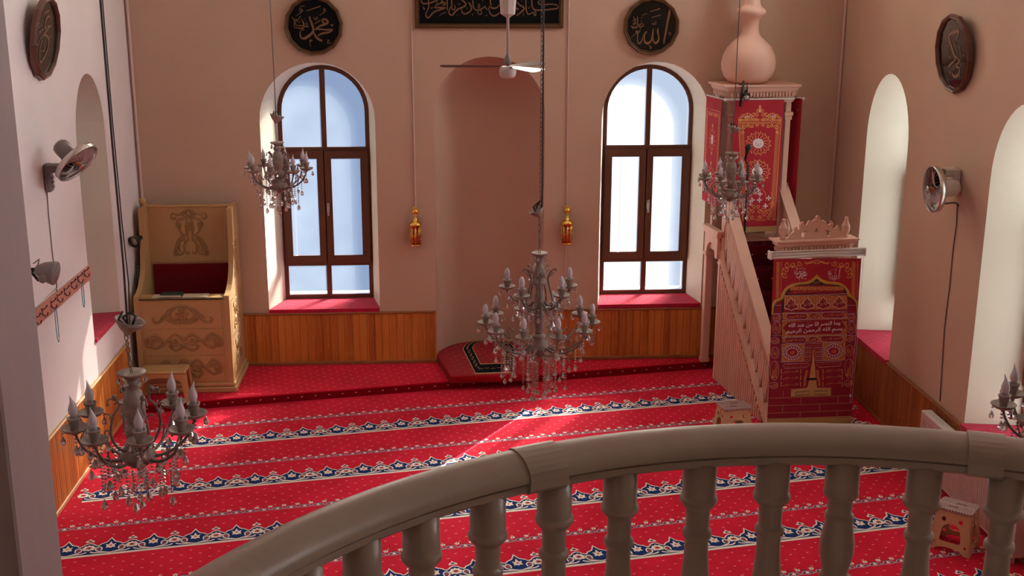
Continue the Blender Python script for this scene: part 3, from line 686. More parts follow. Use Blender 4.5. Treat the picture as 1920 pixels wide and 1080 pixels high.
b=MB(); b.bbox((kx0+.462,ky0+.02,KZ+.0005),(kx0+.70,ky0+.155,KZ+.008),.001); tag(b.obj('paper',M['paper']),'wide pale open papers on the cabinet ledge right of the green book','paper')
# clamp lamp beside the cabinet
def at_y(x,y,Y): return tuple(on(x,y,'Y',Y))
t=thing('desk_lamp','black jointed desk lamp clamped left of the carved cabinet','lamp',at_y(258,572,11.6))
b=MB(); b.tube([at_y(258,575,11.6),at_y(257,535,11.6),at_y(258,500,11.6)],.012,8); b.tube([at_y(258,500,11.6),at_y(261,470,11.6),at_y(262,452,11.6)],.009,8); b.sph(at_y(258,500,11.6),.018); b.obj('arm',M['black'],t,world=True)
b=MB(); c0=Vector(at_y(261,447,11.6)); c1=Vector(at_y(246,456,11.5)); ax=(c1-c0).normalized(); u=ax.orthogonal().normalized(); v=ax.cross(u)
frh=lambda x,y,z:tuple(c0+u*x+v*y+ax*z)
b.lathe([(.0,-.03),(.022,-.03),(.026,.0),(.034,.02),(.05,.06),(.058,.095),(.054,.093),(.03,.03),(0,.02)],16,fr=frh); sh=b.obj('lamp_shade',M['black'],t,world=True)
q=MB(); q.lathe([(0,.03),(.045,.07),(.047,.072),(0,.069)],14,fr=frh); o=q.obj('reflector',M['plastic'],sh); o.data.transform(t.matrix_basis.inverted())
b=MB(); p=at_y(258,575,11.6); b.bbox((p[0]-.02,p[1]-.03,p[2]-.06),(p[0]+.03,p[1]+.03,p[2]),.004); b.obj('clamp',M['black'],t,world=True)
# plastic step seat in front of the cabinet
sx0,sx1,sy0,sy1,sz=-2.86,-2.41,11.01,11.245,.405
t=thing('plastic_stool','beige moulded plastic stool in front of the carved cabinet','stool',((sx0+sx1)/2,(sy0+sy1)/2,PZ))
b=MB(); b.bbox((sx0,sy0,sz-.035),(sx1,sy1,sz),.014); b.bbox((sx0+.03,sy0+.03,sz-.001),(sx1-.03,sy1-.03,sz+.003),.002); b.obj('seat',M['ivory'],t,world=True)
ap=[(sx0+.0,sz-.03),(sx0-.0,sz-.06),(sx0+.04,sz-.075)]
for fy in (sy0+.004,sy1-.016):
    b=MB(); 
    pl=[(sx0,sz-.03),(sx1,sz-.03),(sx1,sz-.09),(sx1-.05,sz-.115)]+[((sx0+sx1)/2+(.17)*cos(R(a)),sz-.115+.05*sin(R(a))) for a in range(0,181,15)]+[(sx0+.05,sz-.115),(sx0,sz-.09)]
    b.prism(pl,fy,fy+.012,lambda x,z,h:(x,h,z)); b.obj('apron',M['ivory'],t,world=True)
for x in (sx0,sx1):
    for y in (sy0,sy1):
        b=MB(); sx=1 if x==sx1 else -1; sy=1 if y==sy1 else -1
        def q4(z,o,w1): 
            X0=x+sx*o; Y0=y+sy*o*.6
            return [(X0,Y0,z),(X0-sx*w1,Y0,z),(X0-sx*w1,Y0-sy*w1*.35,z),(X0-sx*w1*.3,Y0-sy*w1,z),(X0,Y0-sy*w1,z)]
        b.loops([q4(PZ+.001,.022,.036),q4(.2,.013,.042),q4(sz-.08,.004,.055),q4(sz-.03,0,.07)],smooth=False); b.obj('leg',M['ivory'],t,world=True)
# ================================================================ the pulpit (minbar)
MA=R(7); MO=(3.135,10.25,0)
U_=Vector((cos(MA),sin(MA),0)); V_=Vector((-sin(MA),cos(MA),0)); MO_=Vector(MO)
def locp(x,y,ax,val):
    n={'u':U_,'v':V_}[ax]; P=onp(x,y,MO_+n*val,n)-MO_; return (P.dot(U_),P.dot(V_),P.z)
mt_=thing('pulpit','tall pink painted wooden pulpit with carpeted stairs, carved rails and bulbous top','pulpit',MO,MA)
W_=.67; SL=.955
zlo=lambda v:SL*v-.04
ztop_=lambda v:SL*v+.64
V1=1.42
mid_pulpit=M['pulpit']
for side,u0 in ((0,0.0),(1,W_-.05)):
    frS=lambda v,z,h,u0=u0,side=side:((u0+.05-h) if side==0 else (u0+h),v,z)   # h outwards
    fo=lambda v,z,h,u0=u0,side=side:((u0-h) if side==0 else (u0+.05+h),v,z)
    b=MB(); b.prism([(.06,0),(V1,0),(V1,zlo(V1)),(.06,zlo(.06))],0,.02,frS)
    v=.08
    while v<V1-.01:
        zt=zlo(v)-.02
        if zt>.05: b.bbox((v,.0,-.0),(v+.024,zt,.030),.006,fr=fo)
        v+=.052
    b.bbox((V1-.03,0,-.01),(V1+.03,zlo(V1),.02),.004,fr=fo)
    b.obj('side_wall',mid_pulpit,mt_)
    # balustrade: rails and fretwork
    b=MB()
    def rail(o0,o1,h0,h1,va=.0,vb=V1+.02): 
        b.prism([(va,SL*va+o0),(vb,SL*vb+o0),(vb,SL*vb+o1),(va,SL*va+o1)],h0,h1,fo)
    rail(-.07,.03,-.045,.012); rail(-.045,-.02,-.045,.024); rail(.0,.012,-.045,.022); rail(.56,.64,-.045,.012); rail(.575,.585,-.045,.022); rail(.61,.622,-.045,.024)
    n=11; hl=[]
    def tr(v,t_): return (v,SL*v+t_)
    for i in range(n):
        vc=.075+(V1-.12)*(i+.5)/n; tc=.295
        def leafpt(y,k): return (vc+k*.060*(1-abs(y)**1.7)+y*-.012, SL*(vc)+tc+y*.235+k*.0)
        ys=[-1+2*j/10 for j in range(11)]
        for sg in (-1,1):
            hl.append([leafpt(y,sg*1.0) for y in ys]+[leafpt(y*.80,sg*.52) for y in reversed(ys)])
        hl.append([leafpt(y*.62,.26) for y in ys]+[leafpt(y*.62,-.26) for y in reversed(ys[1:-1])])
    b.prism([tr(.02,.02),tr(V1,.02),tr(V1,.57),tr(.02,.57)],-.03,.002,fo,hl)
    for i in range(0):
        v=.06+(V1-.1)*(i+.5)/n; dv=.062
        for (k,wd) in ((1.0,.015),(.52,.012)):
            hh=.30*k; cz=SL*v+.295
            P=[]
            for j in range(25):
                tt=2*PI*j/24; zz=cos(tt); xx=sin(tt)*abs(sin(tt))**.35
                P.append((v+xx*dv*k+zz*.055*k,cz+zz*hh+ xx*dv*k*SL*.6,wd))
            b.stroke(P,wd,.004,fo,raw=True,th=.03); b.stroke(P,wd,-.026,fo,raw=True)
        b.stroke([(v+dv*.9,SL*v+.03+SL*dv,.012),(v+.02,SL*v+.12,.012),(v-dv*.5,SL*v+.22-.03,.012)],.012,.004,fo,th=.03)
        b.stroke([(v-dv*.9+.03,SL*v+.56-SL*dv*.4,.012),(v+.0,SL*v+.47,.012),(v+dv*.7,SL*v+.40,.012)],.012,.004,fo,th=.03)
    b.obj('balustrade',mid_pulpit,mt_)
    b=MB(); fh=lambda v,z,h,u0=u0:(u0+.025+h,v,z)
    b.prism([(-.0,.64),(V1+.05,SL*(V1+.05)+.64),(V1+.05,SL*(V1+.05)+.665),(-.0,.665)],-.055,.055,fh)
    b.obj('handrail',mid_pulpit,mt_)
# stairs
b=MB(); N=7; D=(V1-.12)/N
for i in range(N):
    z1=.21*(i+1); b.bbox((.05,.12+i*D,0 if i==0 else z1-.22),(W_-.05,V1+.02 if i==N-1 else .12+(i+1)*D+.02,z1),.012)
    for k in range(4):
        for yy in (.05,.12): 
            x=.11+k*.14+(.05 if yy>.1 else 0); b.add([(x-.01,.12+i*D+yy,z1+.001),(x,.12+i*D+yy-.008,z1+.001),(x+.01,.12+i*D+yy,z1+.001)],[(0,1,2)],1)
        x=.11+k*.15; b.add([(x-.01,.119+i*D,z1-.09),(x,.119+i*D,z1-.1),(x+.01,.119+i*D,z1-.09)],[(0,1,2)],1)
b.obj('carpeted_stairs',[M['dred'],M['tick']],mt_)
DZ=1.47
# gate
b=MB()
for u in (0.0,W_-.05): b.bbox((u,-.03,0),(u+.05,.06,1.66),.006); b.bbox((u-.012,-.045,1.60),(u+.062,.07,1.64),.006)
b.obj('gate_post',mid_pulpit,mt_)
def cornice(b,u0,u1,v0,v1,z0,h,ov,dent=True):
    st=[(0,0),(0,.32),(.12,.36),(.12,.52),(.55,.72),(.55,.80),(1,.92),(1,1)]
    rings=[[(u0-o*ov,v0-o*ov,z0+z*h),(u1+o*ov,v0-o*ov,z0+z*h),(u1+o*ov,v1+o*ov,z0+z*h),(u0-o*ov,v1+o*ov,z0+z*h)] for o,z in st]
    b.loops(rings,0,False)
    if dent:
        zz0,zz1=z0+.34*h,z0+.56*h; o=.012+ov*.12
        n=int((u1-u0)/.034)
        for i in range(n):
            x=u0+(u1-u0)*(i+.2)/n; b.box((x,v0-o-.008,zz0),(x+.017,v0,zz1))
        n=int((v1-v0)/.034)
        for i in range(n):
            y=v0+(v1-v0)*(i+.2)/n; b.box((u0-o-.008,y,zz0),(u0,y+.017,zz1)); b.box((u1,y,zz0),(u1+o+.008,y+.017,zz1))
b=MB(); cornice(b,-.01,W_+.01,-.035,.045,1.66,.15,.055); b.obj('gate_cornice',mid_pulpit,mt_)
# fretwork crest traced from the left half outline
def crest_pt(x,y): q=locp(1430+x/9.6,390+y/9.6,'v',-.0); return (q[0],q[2])
L=[(440,555),(470,500),(520,450),(565,415),(560,370),(590,335),(625,340),(615,370),(650,385),(680,375),(660,345),(665,300),(700,255),(735,245),(725,275),(745,305),(780,310),(800,280),(815,240),(850,225),(885,240),(930,205),(975,185),(950,165),(992,130)]
Rr_=[(1040,170),(1010,190),(1060,225),(1095,222),(1135,235),(1145,290),(1190,300),(1225,275),(1210,235),(1245,235),(1270,270),(1262,320),(1230,370),(1280,368),(1320,345),(1340,300),(1368,340),(1370,385),(1345,410),(1390,415),(1430,450),(1460,500),(1465,535)]
pl=[crest_pt(*p) for p in L+Rr_]
holes=[[crest_pt(*p) for p in h] for h in ([(975,240),(1000,265),(975,290),(945,265)],[(955,350),(995,350),(1000,400),(1020,432),(905,432),(940,395)],[(835,405),(780,395),(725,410),(690,460),(690,530),(735,535),(760,440)],[(1100,395),(1180,390),(1215,430),(1205,500),(1165,520),(1140,480),(1145,430)])]
b=MB(); b.prism(pl,-.012,.012,lambda u,z,h:(u,h,z),holes); b.obj('crest',mid_pulpit,mt_)
fin=[(.020,0),(.026,.012),(.016,.022),(.030,.045),(.036,.075),(.032,.09),(.037,.10),(.030,.115),(.020,.14),(.013,.165),(.016,.178),(.008,.19),(0,.192)]
for u in (.03,W_-.03):
    b=MB(); b.lathe([(r_*1.1,z) for r_,z in fin],16,(u,.01,1.81)); b.obj('finial',mid_pulpit,mt_)
# canopy pavilion
PV0,PV1,PU0,PU1=1.44,1.80,.0,.66
b=MB(); b.bbox((PU0-.02,V1,DZ-.12),(PU1+.02,PV1+.0,DZ),.006); b.obj('deck',mid_pulpit,mt_)
for u in (PU0,PU1-.06):
    for v in (PV0-.04,PV1-.07):
        b=MB(); b.bbox((u,v,DZ),(u+.06,v+.06,2.95),.006); b.bbox((u-.018,v-.018,2.76),(u+.078,v+.078,2.80),.005); b.bbox((u-.01,v-.01,2.72),(u+.07,v+.07,2.76),.005); b.bbox((u-.012,v-.012,DZ),(u+.072,v+.072,DZ+.06),.005)
        b.obj('column',mid_pulpit,mt_)
b=MB(); cornice(b,PU0-.01,PU1+.01,PV0-.05,PV1-.01,2.90,.175,.06)
for i in range(6): # small cut-out silhouettes are carried as raised leaves
    u=.24+i*.04; b.prism([(u-.012,2.905),(u+.012,2.905),(u+.008,2.925),(u,2.95 if i%2 else 2.935),(u-.008,2.925)],PV0-.058,PV0-.05,lambda a,z,h:(a,h,z),mi=1)
for i in range(5):
    v=PV0+.08+i*.035; b.prism([(v-.01,2.905),(v+.01,2.905),(v+.007,2.925),(v,2.95 if i%2 else 2.935),(v-.007,2.925)],PU0-.018,PU0-.011,lambda a,z,h:(h,a,z),mi=1)
b.obj('canopy_cornice',[mid_pulpit,M['dtrim']],mt_)
b=MB(); bc=((PU0+PU1)/2-.07,(PV0+PV1)/2-.02,3.075)
b.lathe([(.16,0),(.20,.02),(.245,.07),(.272,.14),(.277,.20),(.262,.28),(.22,.36),(.16,.42),(.11,.46),(.088,.50),(.08,.56),(.085,.62),(.11,.655),(.145,.675),(.150,.70),(.145,.725),(.105,.75),(.085,.78),(.07,.95),(.03,1.35),(0,1.4)],12,bc,smooth=True,ph=.3)
b.obj('bulbous_dome',mid_pulpit,mt_)
# arch under the deck on the left side, with its pillar and small cornice
b=MB()
fl3=lambda v,z,h:(-.02-h,v,z)
vv0,vv1=V1+.0,PV1-.01
pl=[(vv0,1.36),(vv0,1.60),(vv1,1.60),(vv1,1.36)]+[]
ac=(vv0+vv1)/2+.0; ar=(vv1-vv0)/2-.06
pl=[(vv0,1.30),(vv0,1.56),(vv1,1.56),(vv1,1.30),(ac+ar,1.30)]+[(ac+ar*cos(R(a)),1.30+ar*sin(R(a))*1.1) for a in range(15,180,15)]+[(ac-ar,1.30)]
b.prism(pl,0,.03,fl3)
b.prism([(vv0-.06,1.56),(vv1+.0,1.56),(vv1+.0,1.60),(vv0-.08,1.60)],-.01,.06,fl3); b.prism([(vv0-.02,1.52),(vv1+.0,1.52),(vv1+.0,1.56),(vv0-.02,1.56)],-.01,.045,fl3)
for i in range(9): b.box((-.062,vv0+.02+i*.04,1.53),(-.05,vv0+.04+i*.04,1.555))
b.obj('side_arch',mid_pulpit,mt_)
b=MB(); b.bbox((-.05,PV1-.085,PZ),(.03,PV1-.015,1.30),.006); b.bbox((-.065,PV1-.1,1.27),(.04,PV1-.01,1.31),.006); b.bbox((-.058,PV1-.095,PZ),(.035,PV1-.01,PZ+.05),.006); b.obj('arch_pillar',mid_pulpit,mt_)
b=MB(); b.bbox((-.03,V1-.05,1.24),(.0,V1+.03,1.27),.004); b.obj('bracket',mid_pulpit,mt_)
# ================================================================ Arabic glyphs from the built-in font
AR={}
for ch,b0,k in [('ا',0xFE8D,2),('ب',0xFE8F,4),('ة',0xFE93,2),('ت',0xFE95,4),('ج',0xFE9D,4),('ح',0xFEA1,4),('د',0xFEA9,2),('ذ',0xFEAB,2),('ر',0xFEAD,2),('ز',0xFEAF,2),('س',0xFEB1,4),('ش',0xFEB5,4),('ص',0xFEB9,4),('ض',0xFEBD,4),('ط',0xFEC1,4),('ع',0xFEC9,4),('غ',0xFECD,4),('ف',0xFED1,4),('ق',0xFED5,4),('ك',0xFED9,4),('ل',0xFEDD,4),('م',0xFEE1,4),('ن',0xFEE5,4),('ه',0xFEE9,4),('و',0xFEED,2),('ي',0xFEF1,4)]: AR[ch]=(b0,k)
def shape(s):
    out=[]
    for i,ch in enumerate(s):
        if ch not in AR: out.append(ch); continue
        b0,k=AR[ch]; pv=i>0 and s[i-1] in AR and AR[s[i-1]][1]==4; nx=i<len(s)-1 and s[i+1] in AR and k==4
        out.append(chr(b0+((3 if k==4 else 1) if pv and nx else 1 if pv else 2 if nx else 0)))
    return ''.join(reversed(out))
_gc={}
def glyphs(s):
    if s in _gc: return _gc[s]
    c=bpy.data.curves.new('lettering','FONT'); c.body=shape(s); c.resolution_u=2; o=bpy.data.objects.new('lettering',c); COL.objects.link(o)
    bpy.context.view_layer.update()
    me=bpy.data.meshes.new_from_object(o); vs=[v.co.copy() for v in me.vertices]; fs=[tuple(p.vertices) for p in me.polygons]
    bpy.data.objects.remove(o); bpy.data.curves.remove(c); bpy.data.meshes.remove(me)
    if not vs: _gc[s]=([],[]); return _gc[s]
    x0=min(v.x for v in vs);x1=max(v.x for v in vs);y0=min(v.y for v in vs);y1=max(v.y for v in vs)
    _gc[s]=([((v.x-x0)/(x1-x0),(v.y-y0)/(y1-y0)) for v in vs],fs); return _gc[s]
def text(b,s,a0,a1,z0,z1,h,fr,mi,bold=0):
    if bold:
        for k,(dx,dz) in enumerate(((bold,0),(-bold,0),(0,bold),(0,-bold))): text(b,s,a0+dx,a1+dx,z0+dz,z1+dz,h+.00012*(k+1),fr,mi)
    vs,fs=glyphs(s); b.add([fr(a0+(a1-a0)*x,z0+(z1-z0)*y,h) for x,y in vs],fs,mi)
BIS='بسم الله الرحمن الرحيم'
# ================================================================ printed banner on the gate
BV=-.085
bn=thing('printed_banner','tall maroon printed banner of an ornate gold-lettered doorway, hung on the pulpit gate','banner',tuple(MO_+V_*BV+U_*.4),MA)
def bp(x,y,c): 
    X,Y=((1440+x/6.355,470+y/6.355) if c==7 else (1430+x/6,620+y/6)); q=locp(X,Y,'v',BV); return (q[0]-.4,q[2])
fb=lambda u,z,h:(u,-h,z)
b=MB(); b.nomerge=1; b.norecalc=1
e=.0006
TL,TR,BL,BR=bp(66,100,7),bp(1112,92,7),bp(55,1020,8),bp(1000,1015,8)
BL=(BL[0],.012);BR=(BR[0],.012)
nc=14
for i in range(nc):
    for j in range(20):
        pass
def q7(pts,mi,lay,c=7): b.flat([bp(x,y,c) for x,y in pts],e*lay,fb,mi)
b.box((TL[0],-.001,.012),(TL[0]+1e-4,.0,.013))
b.flat([BL,BR,TR,TL],0,fb,0)                                            # maroon ground 0
b.flat([TL,TR,BR,BL],-.001,fb,0)
def ln(pts,w,mi,lay,c=7,raw=False): b.stroke([bp(x,y,c) for x,y in pts],w,e*lay,fb,mi,k=4,raw=raw)
# side borders with small lattice
for x0,x1 in ((105,160),(1005,1070)):
    for x in (x0,x1): ln([(x,130),(x-8,560)],.0035,1,2,raw=True)
    for i in range(26): 
        y=135+i*16.5; xs=x0+6-(i*.3); xe=x1-6-(i*.3); ln([(xs,y),((xs+xe)/2,y+8),(xe,y+16),((xs+xe)/2,y+8),(xs,y+16)],.0032,1,2,raw=True)
# scrolling corners on top
for m_ in (0,1):
    X=lambda x:x if not m_ else 1165-x
    for cx,cy,r0,a0 in ((375,150,36,0),(300,170,34,90),(230,165,40,0),(215,235,36,180),(198,290,38,30)): ln([(X(x),y) for x,y in spiral(cx,cy,r0,6,a0,a0+430,12)],.007,1,3)
    ln([(X(430),140),(X(500),150),(X(560),120),(X(580),118)],.008,1,3); ln([(X(450),165),(X(520),128),(X(560),150)],.006,1,3); ln([(X(575),140),(X(560),160)],.01,1,3); ln([(X(345),185),(X(320),195),(X(280),190)],.008,1,3); ln([(X(180),200),(X(175),245),(X(165),290)],.006,1,3)
# white names
def tx(s,x0,y0,x1,y1,mi,lay,c=7,bold=0):
    a=bp(x0,y1,c); d=bp(x1,y0,c); text(b,s,a[0],d[0],a[1],d[1],e*lay,fb,mi,bold)
def strokes(S,X,Y,sc,fn,w0,mi_add):
    for s_ in S: fn([(X+p[0]*sc,Y+p[1]*sc)+((p[2]*w0,) if len(p)>2 else ()) for p in s_],mi_add)
# MUHAMMAD and ALLAH strokes in the grid of the two roundels (about 1375 x 1080)
MUH=[[(600,295,22),(615,360,34),(645,450,40),(665,530,36),(650,590,40),(590,650,50),(500,705,46),(440,700,34),(412,650,24),(420,580,14),(440,545,8)],
 [(850,400,30),(850,360,30),(885,345,30),(930,370,34),(945,410,34),(900,440,40),(820,465,36),(740,510,28),(690,550,14)],
 [(850,400,26),(870,430,30),(905,430,30)],
 [(690,545,14),(760,535,26),(900,545,30),(1035,540,30)],[(1035,545,30),(960,590,34),(850,610,36),(770,640,26),(740,672,10)],
 [(668,560,14),(680,620,26),(720,690,36),(780,735,42),(825,750,42)],
 [(690,440,10),(750,400,14),(810,365,18)],[(540,200,10),(640,165,16),(750,130,18),(815,105,18)],
 [(790,280,8),(850,240,12),(900,200,14),(905,170,14),(885,150,12),(870,175,10),(905,195,10)],
 [(685,310,10),(690,350,12),(715,350,12),(720,315,10),(722,350,12),(745,345,12),(750,290,10)],
 [(590,760,18),(600,735,20),(630,745,20),(600,765,18),(590,800,12),(605,875,8)],
 [(925,755,14),(945,735,12),(955,760,12),(920,780,14),(930,800,14),(970,800,12),(1005,780,8)],
 [(990,440,12),(1010,455,20),(1022,485,10),(1035,455,18),(1055,440,8)],
 [(350,285,6),(430,235,12),(470,190,14),(455,160,12),(420,170,10),(430,205,10),(490,190,10),(415,150,8),(460,110,12),(520,105,16)],
 [(270,300,10),(300,350,16),(315,420,14),(310,500,10),(340,520,8)],[(320,370,14),(350,350,14),(360,380,12),(330,400,10),(350,460,12),(430,470,16),(480,465,14),(470,400,12),(450,350,12)],
 [(435,290,14),(400,340,14),(370,385,12)],[(445,345,12),(480,400,14),(495,460,16),(480,500,14),(400,520,16),(340,500,12)],[(520,440,12),(545,425,12),(560,450,12),(530,470,12),(560,490,18),(575,480,10),(500,495,14),(430,545,8)],[(395,410,14),(420,400,14)],[(455,545,18),(490,545,18)],[(385,515,14),(405,510,14)],[(490,350,6),(520,345,8)],[(520,395,6),(545,390,8)]]
ALL=[[(990,140,20),(985,220,44),(965,330,40),(945,450,36),(925,600,34),(905,720,30),(895,810,12)],
 [(775,515,10),(770,570,34),(785,640,26),(795,710,26),(775,770,36),(735,795,40),(700,770,30),(680,700,26),(675,600,30),(685,520,12)],
 [(670,600,20),(660,700,24),(640,760,30),(580,800,46),(530,775,30),(515,710,22),(525,630,20),(555,580,16),(530,590,14),(500,640,14),(480,710,20),(450,780,22),(420,805,24),(390,770,22),(380,690,16),(385,610,30),(360,580,44),(350,610,12),(300,655,10),(230,705,5)],
 [(385,600,30),(420,570,16),(430,525,6)],
 [(660,410,10),(668,445,12),(690,440,12),(695,410,10),(700,445,12),(722,440,12),(728,390,12)],
 [(455,300,8),(470,270,10),(550,240,12)],[(600,210,10),(700,180,12),(800,150,14)],[(640,320,10),(720,295,12),(820,270,14)],
 [(985,615,12),(1000,600,14),(1020,625,14),(985,650,12),(1030,630,10)],[(615,830,14),(630,870,16),(640,915,8),(650,880,16),(660,850,8)],
 [(295,300,14),(320,370,16),(350,450,16)],[(370,300,16),(375,400,18),(385,480,16),(440,490,20),(485,470,18),(460,430,14),(400,450,12)],[(345,440,14),(330,380,12),(345,330,10)],[(290,440,14),(320,400,12),(310,450,12),(280,440,10)],[(250,470,14),(300,500,18),(380,475,16),(440,450,14)],[(250,490,10),(300,520,12),(370,500,10)],[(430,330,8),(460,320,10)],[(430,380,10),(455,400,10)],[(260,385,8),(300,370,10)],[(350,515,14),(370,515,14)],[(425,515,14),(440,518,14)]]
def sfn(lay,mi,c=7):
    def f(pts,_): b.stroke([bp(p[0],p[1],c)+((p[2],) if len(p)>2 else ()) for p in pts],.006,e*lay,fb,mi,k=4)
    return f
px=1/6.355*.0053
strokes(MUH,255,180,.20,sfn(3,3),.2*px*1.15,0); strokes(ALL,660,180,.20,sfn(3,3),.2*px*1.15,0)
# yellow pointed arch, dark field inside
arch_o=[(48,700),(48,640),(62,600),(95,575),(150,558),(165,510),(190,460),(230,420),(290,395),(370,378),(450,370),(505,350),(545,320),(580,280),(615,318),(660,348),(720,365),(800,372),(870,385),(925,420),(960,465),(978,515),(1000,545),(1045,575),(1068,610),(1068,700)]
cxx=575
arch_i=[(62,760),(66,690),(80,640),(110,608),(180,575),(192,530),(215,485),(250,448),(310,418),(390,402),(480,398),(530,375),(580,332),(630,372),(680,395),(770,402),(850,412),(905,445),(935,490),(948,540),(1005,570),(1040,610),(1052,660),(1054,760)]
BLk=[bp(*p,8) for p in ((75,650),(985,625))]
b.flat([bp(*p,7) for p in arch_o]+[bp(1063,760,7),bp(40,760,7)],e*2,fb,2)
b.flat([bp(*p,7) for p in arch_i]+[BLk[1],BLk[0]],e*3,fb,6)
# inner panels: maroon central field
cen=[(205,540),(948,520)]
b.flat([bp(200,540,7),bp(945,525,7),bp(930,1050,7),bp(160,1050,7)],e*4,fb,5)
b.flat([bp(215,50,8),bp(935,40,8),bp(905,625,8),bp(190,650,8)],e*4,fb,5)
b.flat([bp(100,610,7),bp(165,590,7),bp(160,1050,7),bp(48,1050,7),bp(62,760,7)],e*4,fb,5); b.flat([bp(950,560,7),bp(1005,575,7),bp(1045,640,7),bp(1052,1050,7),bp(935,1050,7)],e*4,fb,5)
b.flat([bp(95,40,8),bp(205,40,8),bp(188,650,8),bp(78,655,8)],e*4,fb,5); b.flat([bp(940,40,8),bp(1045,40,8),bp(1005,620,8),bp(905,625,8)],e*4,fb,5)
# gilt filigree ground: dense little curls
def fil(x0,x1,y0,y1,c,n,m,mi=4,lay=5,s_=1):
    b.flat([bp(x0,y0,c),bp(x1,y0,c),bp(x1,y1,c),bp(x0,y1,c)],e*4.5,fb,10)
    rnd=random.Random(int(x0+y0*3))
    for i in range(n):
        for j in range(m):
            x=x0+(x1-x0)*(i+.5)/n; y=y0+(y1-y0)*(j+.5)/m; r_=min((x1-x0)/n,(y1-y0)/m)*.5; a=rnd.random()*360
            ln(spiral(x,y,r_,r_*.25,a,a+300,6),.0042*s_,mi,lay,c)
fil(190,945,530,700,7,26,7,1)
b.flat([bp(x,y,7) for x,y in [(225,520),(300,430),(400,415),(580,405),(760,412),(870,430),(925,515)]],e*4.2,fb,5)
tx(BIS,300,455,880,505,1,6); fil(260,900,425,470,7,22,2,1); tx('لا اله الا الله',540,360,620,395,1,6)
for i in range(4):
    cx=275+i*191; cy=640-i*7; P=[(0,-75),(25,-50),(40,-40),(42,-10),(80,10),(72,45),(30,55),(0,72),(-30,55),(-72,45),(-80,10),(-42,-10),(-40,-40),(-25,-50),(0,-75)]
    b.flat([bp(cx+x,cy+y,7) for x,y in P[:-1]],e*6,fb,5); ln([(cx+x,cy+y) for x,y in P],.005,3,7,raw=True)
    tx('الله نور',cx-50,cy-30,cx+50,cy+38,7,7.5); tx('رب',cx-25,cy-55,cx+22,cy-20,7,7.5)
# cartouche rows
def pill(x0,x1,y0,y1,c,s,lay=6):
    cy=(y0+y1)/2; r_=(y1-y0)/2; P=[(x0+r_+r_*cos(R(a)),cy+r_*sin(R(a))) for a in range(90,271,20)]+[(x1-r_+r_*cos(R(a)),cy+r_*sin(R(a))) for a in range(-90,91,20)]
    b.flat([bp(*p,c) for p in P],e*lay,fb,5); ln(P+[P[0]],.004,8,lay+1,c,raw=True)
    if s: tx(s,x0+r_*.6,y0+r_*.35,x1-r_*.6,y1-r_*.35,1,lay+1.2,c)
fil(170,945,735,820,7,24,3,4); fil(165,940,1015,1050,7,22,1,4); fil(215,935,65,130,8,24,3,4)
pill(212,468,748,818,7,'سبحان الله وبحمده'); pill(497,610,742,812,7,'الله'); pill(642,905,732,800,7,'الحمد لله رب'); 
pill(248,490,72,140,8,'سبحان الله العظيم'); pill(517,622,64,132,8,'الله'); pill(650,900,56,122,8,'الحمد لله رب'); 
for y0,y1 in ((748,735),(830,805)): ln([(168,y0),(945,y0-28)],.004,8,7)
ln([(200,540),(945,512)],.005,8,7); ln([(160,1030),(935,1000)],.004,8,7)
# main inscription
fil(165,940,835,1020,7,24,6,4)
P=[(175,920),(245,850),(860,820),(920,900),(860,985),(250,1005)]
b.flat([bp(*p,7) for p in P],e*6,fb,5)
tx(BIS,215,900,885,1003,3,7,7,.0012); tx('وما النصر الا من عند الله',240,832,860,925,3,8.4,7,.0012)
# lower medallions
for x0,x1,y0,y1,cx,cy in ((212,455,150,345,332,243),(680,925,135,330,797,228)):
    fil(x0,x1,y0,y1,8,9,8,4); ln([(x0,y0),(x1,y0),(x1,y1),(x0,y1),(x0,y0)],.004,8,6,8,True)
    b.flat([bp(cx+110*cos(R(a)),cy+88*sin(R(a)),8) for a in range(0,360,20)],e*6,fb,5); ln([(cx+104*cos(R(a)),cy+82*sin(R(a))) for a in range(0,361,20)],.004,3,7,8)
    for k in range(16): 
        a=k*22.5; ln(spiral(cx+75*cos(R(a)),cy+58*sin(R(a)),22,7,a,a+330,6),.0045,3,7,8)
    b.flat([bp(cx+40*cos(R(a)),cy+34*sin(R(a)),8) for a in range(0,360,30)],e*7,fb,0); tx('الله',cx-26,cy-20,cx+26,cy+22,1,8,8)
for (x0,x1,y0,y1) in ((468,665,145,190),(468,548,198,240),(580,665,196,238),(468,545,250,292),(590,665,246,288),(468,540,300,342),(592,665,294,336)):
    ln([(x0,y0),(x1,y0-4),(x1,y1-4),(x0,y1),(x0,y0)],.003,8,6,8,True); tx('العظيم' if x1-x0<100 else BIS,x0+5,y0+8,x1-5,y1-8,1,6.5,8)
ln([(465,140),(455,345)],.004,8,6,8); ln([(675,130),(665,335)],.004,8,6,8)
ln([(200,352),(520,340)],.004,8,6,8); ln([(600,338),(915,328)],.004,8,6,8)
for s_,P in ((0,[(520,365),(250,372),(232,395),(250,425),(490,412),(520,380)]),(1,[(600,360),(870,340),(885,365),(870,395),(640,412),(600,380)])):
    ln(P,.004,8,6,8,True); x0,x1=(258,500) if not s_ else (620,860); tx('لا اله الا الله',x0,362,x1,382,1,6.5,8); tx('محمد رسول الله',x0,388,x1-10,412,1,6.5,8)
for j,y in enumerate((440,510,585)):
    tx('وقل رب ادخلني',225,y,400,y+44,1,6,8); tx('وقل رب ادخلني',705,y-15,880,y+29,1,6,8)
    for x in (207,425,677,893): ln([(x,y-5),(x,y+38)],.006,1,6,8,True); ln([(x-8,y-5),(x+8,y-5)],.004,1,6,8,True); ln([(x-8,y+38),(x+8,y+38)],.004,1,6,8,True)
